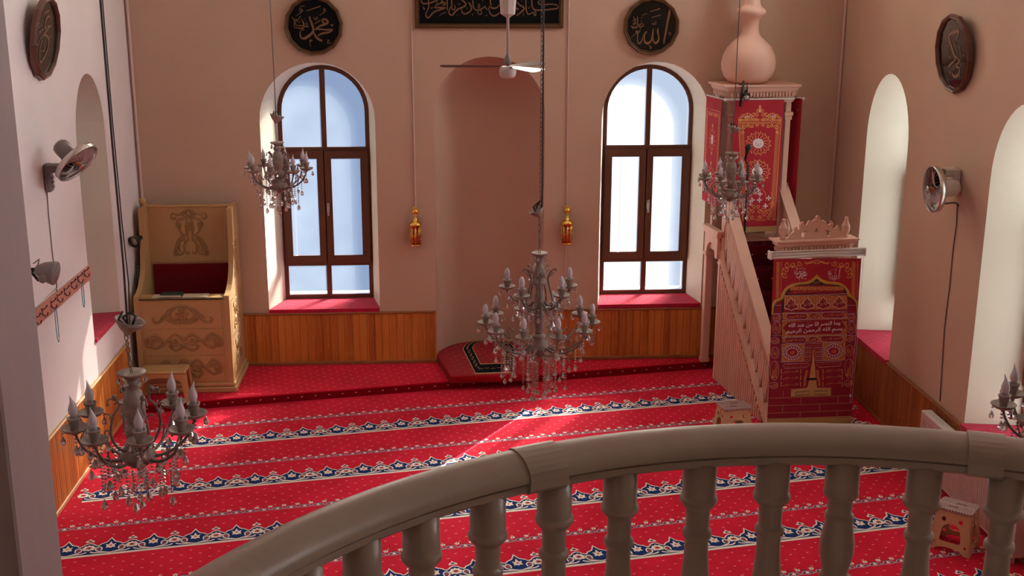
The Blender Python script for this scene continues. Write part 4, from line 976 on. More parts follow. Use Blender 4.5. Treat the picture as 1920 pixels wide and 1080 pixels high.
# grey side columns with roundels
for (xa,xb,s_) in ((48,160,0),(940,1050,1)):
    for k,(y,hh) in enumerate(((650,70),(750,80),(840,160),(1010,40))): pill_y=(y,y+hh); ln([(xa+8,y),(xb-6,y)],.004,8,6); 
    for y0,y1,t_ in ((755,830,'الله'),(850,990,'قل هو الله')):
        cx=(xa+xb)/2; P=[(cx+46*cos(R(a)),(y0+y1)/2+(y1-y0)/2*sin(R(a))) for a in range(0,361,20)]; ln(P,.004,8,6); tx(t_,cx-34,y0+14,cx+34,y1-14,1,6.5)
for (xa,xb,o) in ((82,200,0),(925,1035,-25)):
    for y0,y1,t_ in ((75,145,'الله'),(185,310,'قل هو الله'),(340,555,'الله الصمد'),(580,650,'الله')):
        cx=(xa+xb)/2-(y0*.03); P=[(cx+47*cos(R(a)),(y0+y1)/2+o+(y1-y0)/2*sin(R(a))*1.0) for a in range(0,361,15)]; b.flat([bp(*p,8) for p in P[:-1]],e*5,fb,5); ln(P,.004,8,6,8); tx(t_,cx-34,y0+o+12,cx+34,y1+o-12,1,6.5,8)
# the doorway and drapes at the foot
b.flat([bp(*p,8) for p in [(360,655),(500,640),(520,560),(560,300),(568,205),(578,300),(600,560),(610,640),(768,640),(765,728),(315,740),(320,655)]],e*6,fb,7)
ln([(566,215),(560,400),(548,735)],.010,4,7,8); ln([(553,560),(540,735)],.006,2,8,8); ln([(495,545),(605,540)],.022,6,8,8); ln([(365,690),(520,680),(520,720),(365,722),(365,690)],.005,6,8,8,True); ln([(580,680),(725,675),(725,712),(580,718),(580,680)],.005,6,8,8,True)
for k in range(7):
    y=455+k*26; ln(spiral(495-k*5,y,16,4,k*50,k*50+380,6),.0045,1,6,8); ln(spiral(615+k*3,y-5,16,4,k*50,k*50+380,6),.0045,1,6,8)
# brick courses
ys=[(752,722),(835,806),(928,890),(985,955)]
b.flat([bp(*p,8) for p in [(70,660),(312,655),(315,740),(62,752)]],e*5,fb,5); b.flat([bp(*p,8) for p in [(768,640),(1000,632),(1000,722),(768,735)]],e*5,fb,5)
b.flat([bp(*p,8) for p in [(62,757),(1002,727),(1000,958),(57,985)]],e*5,fb,5)
for yl,yr in [(760,727),(843,812),(928,893)]: ln([(62,yl),(1003,yr)],.0045,9,6,8)
for x,y0,y1 in ((230,672,750),(428,750,822),(847,735,810),(222,842,915),(640,825,900),(420,920,972),(838,905,960)): ln([(x,y0),(x-2,y1)],.0045,9,6,8)
b.flat([bp(55,990,8),bp(1000,958,8),BR,BL],e*5,fb,9)
for i in range(22):
    for j in range(3): 
        x=75+i*43; y=1005-i*1.4+j*25; ln([(x+14*cos(R(a)),y+12*sin(R(a))) for a in range(0,361,60)],.0028,4,6,8,True)
b.obj('printed_cloth',[M['curt'],M['gold'],M['yellow'],M['white'],M['gold2'],M['cdark'],M['black'],M['sand'],M['lilac'],M['fringe'],M['rust']],bn)
b=MB()
za=bp(66,100,7)[1]; 
for dz,r_ in ((.012,.015),(.038,.013),(.064,.009)): b.tube([(TL[0]-.03,0,za+dz),(TR[0]+.03,0,za+dz)],r_,10)
b.bbox((TL[0]-.035,-.02,za-.005),(TL[0]-.02,.06,za+.07),.003); b.bbox((TR[0]+.02,-.02,za-.005),(TR[0]+.035,.06,za+.07),.003)
b.obj('roller_rods',M['radw'],bn)
b=MB(); cx=bp(990,640,8)[0]; z0=bp(990,800,8)[1]; b.tube([(cx,-.006,za),(cx+.004,-.012,(za+z0)/2),(cx,-.006,z0)],.0018,4); b.tube([(cx+.02,-.006,za),(cx+.024,-.012,(za+z0)/2),(cx+.02,-.006,z0),(cx,-.006,z0)],.0018,4); b.bbox((cx-.008,-.016,z0+.05),(cx+.008,-.002,z0+.08),.003); b.obj('pull_chain',M['radw'],bn)
# ================================================================ embroidered curtains of the pulpit canopy
def curtain(name_label,plane,x0,sc,y0,TLp,TRp,BRp,BLp,deco,org,kind):
    pass
CV=PV0-.11
ct=thing('curtain','wide maroon gold-embroidered cloth hanging on the front of the pulpit canopy','curtain',tuple(MO_+V_*CV+U_*.33),MA)
def cp(x,y): q=locp(1310+x/4,170+y/4,'v',CV); return (q[0]-.33,q[2])
fc=lambda u,z,h:(u,-h+.0010*sin(u*38)*max(0,min(1,(2.9-z))),z)
b=MB(); b.nomerge=1; b.norecalc=1
def cst(pts,w,mi,lay=1,raw=False): b.stroke([cp(*p[:2])+((p[2],) if len(p)>2 else ()) for p in pts],w,e*lay*1.5,fc,mi,k=4,raw=raw)
C_TL,C_TR,C_BR,C_BL=cp(272,70),cp(643,70),cp(592,1003),cp(345,1003)
zt_,zb_=(C_TL[1]+C_TR[1])/2,(C_BR[1]+C_BL[1])/2-.02
uL=C_TL[0]; uR=C_TR[0]
nx=24; vs=[];fs=[]
for j in range(13):
    z=zt_+(zb_-zt_)*j/12
    for i in range(nx+1):
        u=uL+(uR-uL)*i/nx; vs.append(fc(u,z,0))
for j in range(12):
    for i in range(nx): a=j*(nx+1)+i; fs.append((a,a+1,a+nx+2,a+nx+1))
b.add(vs,fs,0,True)
fz=zb_; fs=[];vs=[fc(uL,fz,0),fc(uR,fz,0),fc(uR,fz-.055,0),fc(uL,fz-.055,0)]; b.add(vs,[(0,1,2,3)],3)
# border lines and lattice
bl=[(300,215),(618,215),(570,975),(330,975)]
def bord(o,w,mi=1): 
    cx,cy=460,600
    P=[(x+(o if x<cx else -o),y+(o if y<cy else -o)) for x,y in bl]; cst(P+[P[0]],w,mi,1,True)
bord(0,.006); bord(26,.004); bord(34,.003)
for s_ in (-1,1):
    for i in range(46):
        y=232+i*16; xe=300-8+ (330-300)*(y-215)/760+20 if s_<0 else 618-(618-570)*(y-215)/760-14
        cst([(xe-7,y),(xe,y+8),(xe+7,y),(xe,y-8),(xe-7,y)],.0028,1,1,True)
for i in range(20): x=315+i*15.5; cst([(x-6,238),(x,246),(x+6,238),(x,231),(x-6,238)],.003,1,1,True); cst([(x*.8+85,962),(x*.8+91,968),(x*.8+97,962)],.003,1,1,True)
# crest with scrolls
for s_ in (-1,1):
    X=lambda x:460+s_*x
    cst([(X(0),108),(X(6),130),(X(0),150)],.010,1)
    for cx,cy,r0,a0,t_ in ((18,150,14,90,380),(20,180,16,-90,380),(48,175,17,0,380),(55,205,15,180,380),(90,180,22,30,400),(105,208,16,90,380),(130,185,14,0,380),(148,212,16,200,400),(28,212,14,0,380),(60,265,14,0,400),(90,262,12,90,400),(118,275,18,180,430),(128,310,12,0,380),(22,262,12,180,380)):
        q=spiral(cx,cy,r0,4,a0,a0+t_,9); cst([(X(x),y) for x,y in q],.0062,1)
    cst([(X(5),225),(X(40),222),(X(80),224),(X(155),224)],.006,1)
    ccx=X(92); cst([(ccx+28*cos(R(a)),190+22*sin(R(a))) for a in range(0,361,30)],.005,1); 
cst([(455,150),(462,160)],.012,2,2)
def cpt(s,x0,y0,x1,y1,mi): a=cp(x0,y1);d=cp(x1,y0); text(b,s,a[0],d[0],a[1],d[1],e*3,fc,mi)
cpt('محمد',345,180,385,202,2); cpt('الله',535,178,575,202,2)
# two radiant medallions
for cx,cy,wd in ((447,395,1),(440,605,1)):
    b.flat([cp(cx+41*cos(R(a)),cy+37*sin(R(a))) for a in range(0,360,20)],e*2,fc,2)
    for k in range(16):
        a=k*22.5; 
        P=[(58,0),(70,8),(84,4),(84,-8),(76,-8)]; cst([(cx+r_*cos(R(a))-t_*sin(R(a)),cy+(r_*sin(R(a))+t_*cos(R(a)))*.92) for r_,t_ in P],.005,1)
        cst([(cx+r_*cos(R(a)),cy+r_*sin(R(a))*.92) for r_ in (46,56)],.006,2 if k%2 else 1)
        cst([(cx+r_*cos(R(a+11)),cy+r_*sin(R(a+11))*.92,wq) for r_,wq in ((84,.002),(92,.012),(99,.002))],.007,1)
for S,cx,cy in ((ALL,447,395),(MUH,440,605)):
    for s_ in S: cst([(cx+(p[0]-640)*.062,cy+(p[1]-500)*.068,p[2]*.062*.0008*1.5) for p in s_],.003,4,3)
# flowers and lower ornament
for x,y in ((525,805),(500,865),(460,775),(455,820),(400,820),(445,745)):
    for a in (0,90,180,270):
        b.flat([cp(x+(r_*cos(R(a+q))),y+(r_*sin(R(a+q)))) for r_,q in ((4,45),(17,18),(19,0),(17,-18),(4,-45))],e*2,fc,2)
for s_ in (-1,1):
    X=lambda x:430+s_*x
    for cx,cy,r0,a0,t_ in ((20,870,16,90,400),(24,905,16,-90,400),(55,890,20,0,420),(60,930,18,180,420),(95,905,22,30,420),(98,945,14,90,400),(30,945,14,0,400),(120,860,24,180,430),(75,860,12,0,400)):
        if s_<0 and cx>90: continue
        cst([(X(x),y) for x,y in spiral(cx,cy,r0,4,a0,a0+t_,9)],.005,1)
cst([(540,760),(560,810),(545,870),(500,910)],.004,1); cst([(470,730),(500,770),(505,830)],.004,1)
b.obj('embroidered_cloth',[M['curt'],M['gold'],M['white'],M['fringe'],M['cdark']],ct)
b=MB(); b.tube([(uL-.10,.012,zt_+.006),(uR+.10,.012,zt_+.006)],.009,8); b.sph((uL-.1,.012,zt_+.006),.016,8,6); b.sph((uR+.1,.012,zt_+.006),.016,8,6)
for uu in (uL-.02,uR+.02): b.bbox((uu-.006,.0,zt_),(uu+.006,.09,zt_+.012),.002)
b.obj('curtain_rod',M['radw'],ct)
# side cloth: left and right of the canopy
for s_,lab in ((0,'narrow maroon embroidered cloth hanging on the left side of the pulpit canopy'),(1,'maroon cloth on the right side of the pulpit canopy, seen edge-on')):
    uu=-.105 if s_==0 else PU1+.085; v0,v1=PV0-.10,PV1-.02; z1_=2.935; z0_=1.86 if s_==0 else 1.72
    st=thing('curtain',lab,'curtain',tuple(MO_+U_*uu+V_*((v0+v1)/2)),MA)
    fs2=lambda v,z,h,s_=s_:((-h if s_==0 else h)+.0008*sin(v*40),v,z); L_=(v1-v0)/2
    b=MB(); b.nomerge=1; b.norecalc=1
    vs=[];f_=[]
    for j in range(2):
        for i in range(17): vs.append(fs2(-L_+2*L_*i/16,z1_ if j==0 else z0_,0))
    for i in range(16): f_.append((i,i+1,i+18,i+17))
    b.add(vs,f_,0,True)
    def sst(P,w,mi,lay=1,raw=False): b.stroke(P,w,e*lay*1.5,fs2,mi,k=4,raw=raw)
    for o,w in ((.03,.006),(.055,.003),(.065,.003)): P=[(-L_+o,z1_-.09-o),(L_-o,z1_-.09-o),(L_-o,z0_+.05+o),(-L_+o,z0_+.05+o)]; sst(P+[P[0]],w,1,1,True)
    for i in range(30):
        z=z1_-.16-i*.03
        if z<z0_+.12: break
        for v in (-L_+.043,L_-.043): sst([(v-.007,z),(v,z+.012),(v+.007,z),(v,z-.012),(v-.007,z)],.003,1,1,True)
    for q in (-1,1):
        for k in range(4): sst(spiral(q*(.03+k*.028),z1_-.17+.0*k,.016,.004,90*k,90*k+400,8),.005,1)
    for cz in (z1_-.42,z1_-.80):
        b.flat([(.035*cos(R(a)),cz+.05*sin(R(a))) for a in range(0,360,20)],e*2,fs2,2)
        for k in range(14):
            a=k*360/14; sst([((.055+r_)*cos(R(a))-t_*sin(R(a)),cz+((.07+r_)*sin(R(a))+t_*cos(R(a)))*1.15) for r_,t_ in ((0,0),(.012,.010),(.026,.006),(.028,-.006))],.005,1)
        for k in range(6): sst(spiral(0,cz+(.14 if k%2 else -.14),.02,.004,60*k,60*k+300,6),.004,1)
        for s2 in (ALL if cz>2.4 else MUH): sst([((p[0]-640)*.00005,cz-(p[1]-500)*.00008,p[2]*.00011) for p in s2],.002,4,3)
    b.obj('embroidered_cloth',[M['curt'],M['gold'],M['white'],M['fringe'],M['cdark']],st)
    b=MB(); b.tube([fs2(-L_-.05,z1_+.006,-.012),fs2(L_+.02,z1_+.006,-.012)],.008,8); b.sph(fs2(-L_-.05,z1_+.006,-.012),.015,8,6)
    sgn=1 if s_==0 else -1
    for v in (-L_+.03,L_-.04): b.tube([(0,v,z1_+.006),(sgn*.07,v,z1_+.006)],.004,6)
    b.obj('curtain_rod',M['radw'],st)
# microphone stand on the stairs and spotlight on the cornice
vm=CV-.10
def lp3(u,v,z): return MO_+U_*u+V_*v+Vector((0,0,z))
q0=locp(1396,432,'v',vm); q1=locp(1397,300,'v',vm); q2=locp(1405,268,'v',vm-.03); st_i=int((vm-.12)/D); zst=.21*(st_i+1)
t=thing('microphone_stand','black microphone on a straight stand in front of the embroidered cloth','microphone',tuple(lp3(q0[0],vm,zst)),MA)
rel=lambda u,v,z:(u-q0[0],v-vm,z-zst)
b=MB(); b.tube([(0,0,.01),(0,0,q1[2]-zst-.05)],.013,8); b.tube([(0,0,q1[2]-zst-.06),rel(q1[0],vm,q1[2]),rel(q1[0]+.006,vm-.01,q1[2]+.04)],.007,8); b.obj('pole',M['black'],t)
b=MB(); b.lathe([(.08,0),(.08,.012),(.02,.02),(.014,.05)],16); b.obj('base',M['black'],t)
a_=Vector(rel(q1[0],vm,q1[2])); z_=Vector(rel(*q2)); d_=(z_-a_).normalized(); u2=d_.orthogonal().normalized(); v2=d_.cross(u2); fm=lambda x,y,z:tuple(a_+u2*x+v2*y+d_*z)
b=MB(); b.lathe([(.010,0),(.016,.09),(.018,.10),(.027,.112),(.030,.13),(.026,.15),(.012,.162),(0,.164)],12,fr=fm); b.obj('microphone',M['black'],t)
vs_=PV0-.13; q0=locp(1395,170,'v',vs_); t=thing('spotlight','black clamp spotlight with silver reflector fixed to the pulpit cornice','lamp',tuple(lp3(*q0)),MA)
rl=lambda x,y,dv=0:(lambda q:(q[0]-q0[0],q[1]-q0[1],q[2]-q0[2]))(locp(x,y,'v',vs_+dv))
b=MB(); b.tube([rl(1394,152,.04),rl(1391,175),rl(1388,200,-.02)],.013,8); b.tube([rl(1386,159,.03),rl(1403,157,.03)],.006,6); b.tube([rl(1401,160,.02),rl(1401,172)],.006,6); b.obj('clamp_arm',M['black'],t)
c0=Vector(rl(1399,176)); c1=Vector(rl(1399.5,184,-.05)); ax=(c1-c0).normalized(); u2=ax.orthogonal().normalized(); v2=ax.cross(u2); fm=lambda x,y,z:tuple(c0+u2*x+v2*y+ax*z)
b=MB(); b.lathe([(0,-.05),(.014,-.045),(.018,-.01),(.03,.01),(.036,.055),(.033,.055),(.012,.01),(0,.01)],14,fr=fm); b.obj('lamp_head',M['black'],t)
b=MB(); b.lathe([(0,.03),(.025,.048),(.031,.053),(0,.047)],14,fr=fm); b.obj('reflector',M['radw'],t)
# ================================================================ roundels and the long panel
def roundel(label,c,rad,fr,S,cx,cy,sc,panelm,tilt=0,extra=None,rot=0,framem=None):
    """fr(a,z,h) world, h towards the room"""
    t=thing('calligraphy_roundel',label,'plaque',fr(c[0],c[1],0))
    n=14
    pt=lambda r_,k:(c[0]+r_*cos(2*PI*k/n+rot),c[1]+r_*sin(2*PI*k/n+rot))
    f2=lambda a,z,h:fr(a,z,h+(z-(c[1]-rad))*tilt)
    b=MB(); st=[(1.0,.001),(1.0,.034),(.965,.046),(.93,.040),(.91,.046),(.875,.030),(.87,.018)]
    b.loops([[f2(*pt(rad*r_,k),h) for k in range(n)] for r_,h in st],0,False,cap=(True,False))
    b.obj('frame',framem or M['bronze'],t,world=True)
    b=MB(); b.loops([[f2(*pt(rad*r_,k),h) for k in range(n)] for r_,h in ((.885,.012),(.885,.022))],0,False); fa=b.obj('panel',panelm,t,world=True)
    b=MB(); b.nomerge=1; b.norecalc=1
    for s_ in S: b.stroke([(c[0]+(p[0]-cx)*sc,c[1]-(p[1]-cy)*sc,p[2]*sc*1.05) for p in s_],.01,.0245,f2,0,k=5)
    b.obj('lettering',M['goldtext'],t,world=True)
    return t
fw=lambda a,z,h:(a,YB-h,z)
roundel('black roundel above the left back window, lettered in old gold with a long sweeping name',(on(588.7,48,'Y',YB)[0],on(588.7,48,'Y',YB)[2]),.292,fw,MUH,675,470,.292/560,M['matteblack'],.02,rot=.1)
roundel('glossy black roundel above the right back window, wrinkled glaze over tall upright letters',(on(1220.5,49,'Y',YB)[0],on(1220.5,49,'Y',YB)[2]),.288,fw,ALL,645,480,.288/545,M['blackglass'],.02,rot=.22)
fwl=lambda a,z,h:(XL+h,a,z)
OSM=[[(345,330,0),(320,360,16),(310,300,20),(320,230,24),(350,205,18),(370,230,14),(372,265,12)],[(345,330,16),(385,335,18),(400,310,10)],[(385,315,10),(345,380,22),(310,440,20),(275,490,18),(255,545,10)],[(300,450,14),(340,445,20),(380,490,24),(392,560,22),(385,650,24),(350,740,26),(320,790,22),(298,730,20),(288,620,16),(295,540,14),(315,470,10)],[(340,470,10),(345,510,12),(338,550,8)],[(225,430,6),(215,500,12),(235,560,18),(262,560,8)],[(240,290,10),(225,320,10),(245,350,10),(262,310,10),(275,340,10)],[(235,380,10),(250,410,14),(275,380,10),(300,370,10)],[(330,570,10),(350,600,12),(335,630,10),(360,640,10)],[(380,440,10),(400,470,12),(415,440,10)],[(280,165,8),(340,130,14)],[(300,640,8),(340,650,10),(360,630,8)]]
EBU=[[(345,390,8),(370,330,16),(380,290,26),(340,300,26),(280,325,22),(262,365,26),(275,440,30),(295,530,32),(310,590,22),(300,620,14),(255,660,20),(215,700,12)],[(305,560,10),(340,600,16),(355,625,18),(345,645,14),(320,665,18),(310,690,20),(340,700,18),(345,740,22),(320,790,26),(280,800,26),(258,765,20),(262,740,10)],[(280,715,16),(290,712,16)],[(335,790,16),(345,800,14)],[(225,745,14),(240,760,14)],[(215,430,6),(235,460,8),(255,455,6)],[(320,400,8),(330,440,10),(345,420,8),(320,460,8)],[(245,540,8),(240,590,12),(262,570,10)],[(395,660,8),(410,655,10),(400,680,8)],[(395,575,6),(420,560,10)],[(370,450,6),(375,600,8),(365,740,5)],[(280,260,8),(278,290,10)],[(325,490,8),(345,510,8),(330,530,8)]]
def sideS(S,x0,y0,sc,ax,val,flip):
    out=[]
    for s_ in S:
        q=[]
        for p in s_:
            P=on(x0+p[0]/sc,y0+p[1]/sc,'X',val); q.append((P[1],-P[2],p[2]))
        out.append(q)
    return out
SL_=sideS(OSM,30,0,6.75,'X',XL+.05,1); SR_=sideS(EBU,1740,10,6,'X',XR-.05,1)
cL=(on(74,72,'X',XL+.02)[1],on(74,72,'X',XL+.02)[2]); cR=(on(1795,101,'X',XR-.02)[1],on(1795,101,'X',XR-.02)[2])
def roundel2(label,c,rad,fr,S,wsc,tilt,pm):
    t=roundel(label,c,rad,fr,[],0,0,1,pm,tilt,rot=.12,framem=M['pvc'])
    f2=lambda a,z,h:fr(a,z,h+(z-(c[1]-rad))*tilt)
    for ch in list(t.children):
        if ch.name.startswith('lettering'): bpy.data.objects.remove(ch)
    b=MB(); b.nomerge=1; b.norecalc=1
    for s_ in S: b.stroke([(p[0],-p[1],p[2]*wsc) for p in s_],.01,.0245,f2,0,k=5)
    b.obj('lettering',M['goldtext'],t,world=True)
roundel2('tilted black roundel high on the left wall above the wall fan',cL,.315,fwl,SL_,.00085,.14,M['blackglass'])
fwr=lambda a,z,h:(XR-h,a,z)
roundel2('tilted black roundel high on the right wall, its frame split at the bottom',cR,.315,fwr,SR_,.00095,.10,M['blackglass'])
# long panel
a0=on(778,53,'Y',YB); a1=on(1056,53,'Y',YB)
t=thing('calligraphy_plaque','long black calligraphy panel in a gilt-brown frame above the niche','plaque',((a0[0]+a1[0])/2,YB,a0[2]))
zb=(a0[2]+a1[2])/2; zt=zb+.52
b=MB()
for o,h in ((0,.03),(.018,.04),(.032,.03)):
    pass
ro_=rect(a0[0],a1[0],zb,zt)
ringprof(b,ro_,.045,-.001,-.03,frB); ringprof(b,rect(a0[0]+.01,a1[0]-.01,zb+.01,zt-.01),.018,-.03,-.038,frB); ringprof(b,rect(a0[0]+.04,a1[0]-.04,zb+.04,zt-.04),.008,-.02,-.03,frB); b.obj('frame',M['bronze'],t,world=True)
b=MB(); b.box((a0[0]+.03,-.018,zb+.03),(a1[0]-.03,-.012,zt-.03),fr=lambda a,h,z:(a,YB+h,z)); b.obj('panel',M['matteblack'],t,world=True)
PS=[[(245,-30,20),(260,40,34),(310,90,36),(400,80,30),(500,60,34),(600,20,26),(650,-20,20)],[(425,-60,26),(430,60,24),(430,180,24),(400,260,22),(365,330,24),(375,400,30),(425,425,30),(480,370,34),(560,290,36),(680,240,36),(850,185,36)],[(850,185,30),(700,180,34),(580,185,26),(590,150,18),(660,100,26),(740,60,34),(745,-20,26)],[(745,60,20),(790,50,26),(830,85,26),(800,125,24),(765,100,20),(770,60,14)],[(870,-60,26),(875,60,26),(885,250,16)],[(660,-20,14),(640,40,14),(600,100,8)],[(680,385,8),(740,340,16),(850,295,18)],
 [(975,-60,28),(985,80,26),(985,180,26),(1010,230,26),(1050,225,26),(1065,180,20),(1050,110,16)],[(970,150,12),(930,230,22),(920,310,26),(960,360,32),(1010,355,34),(1060,290,34),(1140,220,36),(1240,175,38),(1310,130,36),(1310,70,34),(1220,0,30)],[(1130,80,6),(1160,115,14),(1190,65,6)],
 [(1385,55,20),(1430,110,34),(1460,180,32),(1440,250,30),(1370,310,34),(1290,330,34),(1235,290,26),(1225,215,14)],[(1340,170,14),(1350,225,12)],
 [(1490,-60,26),(1495,60,26),(1505,160,26),(1550,230,30),(1640,240,32),(1740,190,26),(1790,150,18),(1800,200,22),(1850,225,22),(1890,180,26),(1880,60,28),(1870,-60,28)],[(1640,240,20),(1600,280,18),(1640,340,24),(1700,330,24),(1690,270,20),(1640,240,14)],[(1640,80,14),(1620,150,18),(1640,200,16),(1660,140,16),(1640,90,12)],
 [(1770,380,34),(1775,385,34)],[(1830,370,34),(1835,375,34)],[(1110,365,34),(1116,368,34)],[(1180,350,34),(1186,353,34)],[(1480,325,12),(1490,350,14),(1480,385,8)],[(480,165,8),(500,210,16),(530,160,8)],[(290,150,8),(325,215,36),(335,225,30)],[(1720,0,14),(1740,40,8)]]
PS2=[[(75,-60,26),(85,60,24),(110,150,28),(190,200,34),(280,180,30),(350,100,14)],[(80,180,10),(100,280,26),(150,360,34),(220,380,34),(300,340,28),(370,280,12)],[(130,-10,14),(125,60,22),(150,130,22)],[(450,-60,26),(455,60,26),(460,130,26),(500,120,22)],[(480,120,20),(600,160,30),(790,215,26),(740,230,14)],[(760,50,24),(830,120,34),(910,170,36),(930,215,34),(870,280,36),(800,340,34),(745,375,22)],[(970,-60,26),(975,100,26),(980,220,26),(1010,320,28),(1050,345,28),(1110,310,26),(1150,300,22),(1170,350,26),(1205,370,26),(1210,300,22),(1170,270,20)],[(1110,-60,26),(1115,60,26),(1130,170,30),(1200,240,30),(1400,240,30),(1600,220,30),(1730,200,28),(1740,150,26),(1680,110,24),(1540,100,24),(1400,115,24),(1300,100,26),(1270,60,26),(1310,0,22)],[(1020,165,6),(1045,205,14),(1070,155,6)],[(900,330,12),(920,335,14),(905,390,8)],[(860,0,10),(880,40,8)],[(1235,215,14),(1245,220,14)],[(30,360,34),(40,380,34)],[(640,0,8),(600,30,12)]]
b=MB(); b.nomerge=1; b.norecalc=1
for S,x0 in ((PS,770),(PS2,910)):
    for s_ in S:
        q=[]
        for p in s_: P=on(x0+p[0]/12.8,p[1]/12.8,'Y',YB-.02); q.append((P[0],P[2],p[2]/12.8*.0057))
        b.stroke(q,.01,-.0205,frB,0,k=5)
# the line runs on above what the traced strokes cover
text(b,'كلما دخل عليها زكريا المحراب',a0[0]+.1,a1[0]-.1,zb+.30,zt-.06,-.0205,frB,0)
b.obj('lettering',M['goldtext'],t,world=True)
# ================================================================ brass lamps on the wall
def brass(x,ytop,ybot,label,src=None):
    P=on(x,(ytop+ybot)/2,'Y',YB-.08); z0=on(x,ybot,'Y',YB-.08)[2]; loc=(P[0],YB-.08,z0)
    if src: return dup(src,loc,0,label)
    t=thing('brass_lantern',label,'lamp',loc,0,'brass lanterns beside the niche')
    b=MB(); b.lathe([(.0,0),(.050,0),(.054,.006),(.054,.016),(.048,.02)],18); b.lathe([(.048,.20),(.054,.204),(.054,.212),(.066,.218),(.068,.232),(.060,.245),(.040,.262),(.026,.272),(.016,.30),(.013,.32),(.018,.332),(.0,.334)],18)
    for k in range(8): a=2*PI*k/8; b.tube([(.049*cos(a),.049*sin(a),.018),(.049*cos(a),.049*sin(a),.202)],.0075,6)
    for z in (.06,.11,.16):
        for k in range(8): a=2*PI*(k+.5)/8; b.torus((.049*cos(a),.049*sin(a),z),.013,.003,10,4,'y')
    b.obj('lantern_body',M['brass'],t)
    b=MB(); b.lathe([(0,.016),(.043,.016),(.044,.205),(0,.205)],18); b.obj('red_glass',M['redglass'],t)
    b=MB(); 
    for k in range(6): a=PI*k/6; b.torus((0,0,.362),.036,.0035,18,5,'y' if k==0 else 'x' if k==3 else 'z') if k in(0,3) else None
    b.sph((0,0,.362),.034,14,9); b.lathe([(0,.39),(.008,.392),(.006,.402),(0,.404)],8); b.obj('ball_top',M['brass'],t)
    b=MB(); b.tube([(0,.0,.362),(0,.076,.362)],.008,6); b.bbox((-.02,.072,.33),(.02,.079,.40),.002); b.obj('bracket',M['brass'],t)
    return t
l1=brass(779,390,461,'brass lantern with red glass on the wall left of the niche')
brass(1063,387,458,'brass lantern with red glass on the wall right of the niche, beside the window',l1)
# ================================================================ ceiling fan
t=thing('ceiling_fan','white three-bladed ceiling fan on a long rod in front of the niche','fan',(.594,9.2,3.40))
b=MB(); b.tube([(0,0,.11),(0,0,ZC-3.40)],.011,8); b.obj('rod',M['plastic'],t)
b=MB(); b.lathe([(.012,.40),(.022,.41),(.054,.43),(.056,.435),(.064,.54),(.060,.54),(.055,.46),(.012,.45)],8,smooth=False); b.obj('cup',M['plastic'],t)
b=MB(); b.lathe([(.012,.13),(.018,.12),(.026,.10),(.029,.06),(.024,.055),(.008,.05),(.008,.03)],14); b.obj('collar',M['plasticg'],t)
b=MB(); b.lathe([(.0,.04),(.05,.038),(.060,.03),(.064,.018),(.066,-.01),(.058,-.035),(.045,-.05),(0,-.052)],18); b.obj('motor',M['plastic'],t)
for k,a in enumerate((174,54,-66)):
    b=MB(); fbld=lambda r_,w_,h:(r_,w_*cos(.22)-h*sin(.22)*0,.034+w_*sin(.22)+h)
    b.prism([(.05,-.02),(.12,-.03),(.48,-.055),(.515,-.04),(.525,0),(.515,.04),(.48,.055),(.12,.03),(.05,.02)],0,.004,fbld)
    o=b.obj('blade',M['bladed'],t); o.rotation_euler=(0,0,R(a))
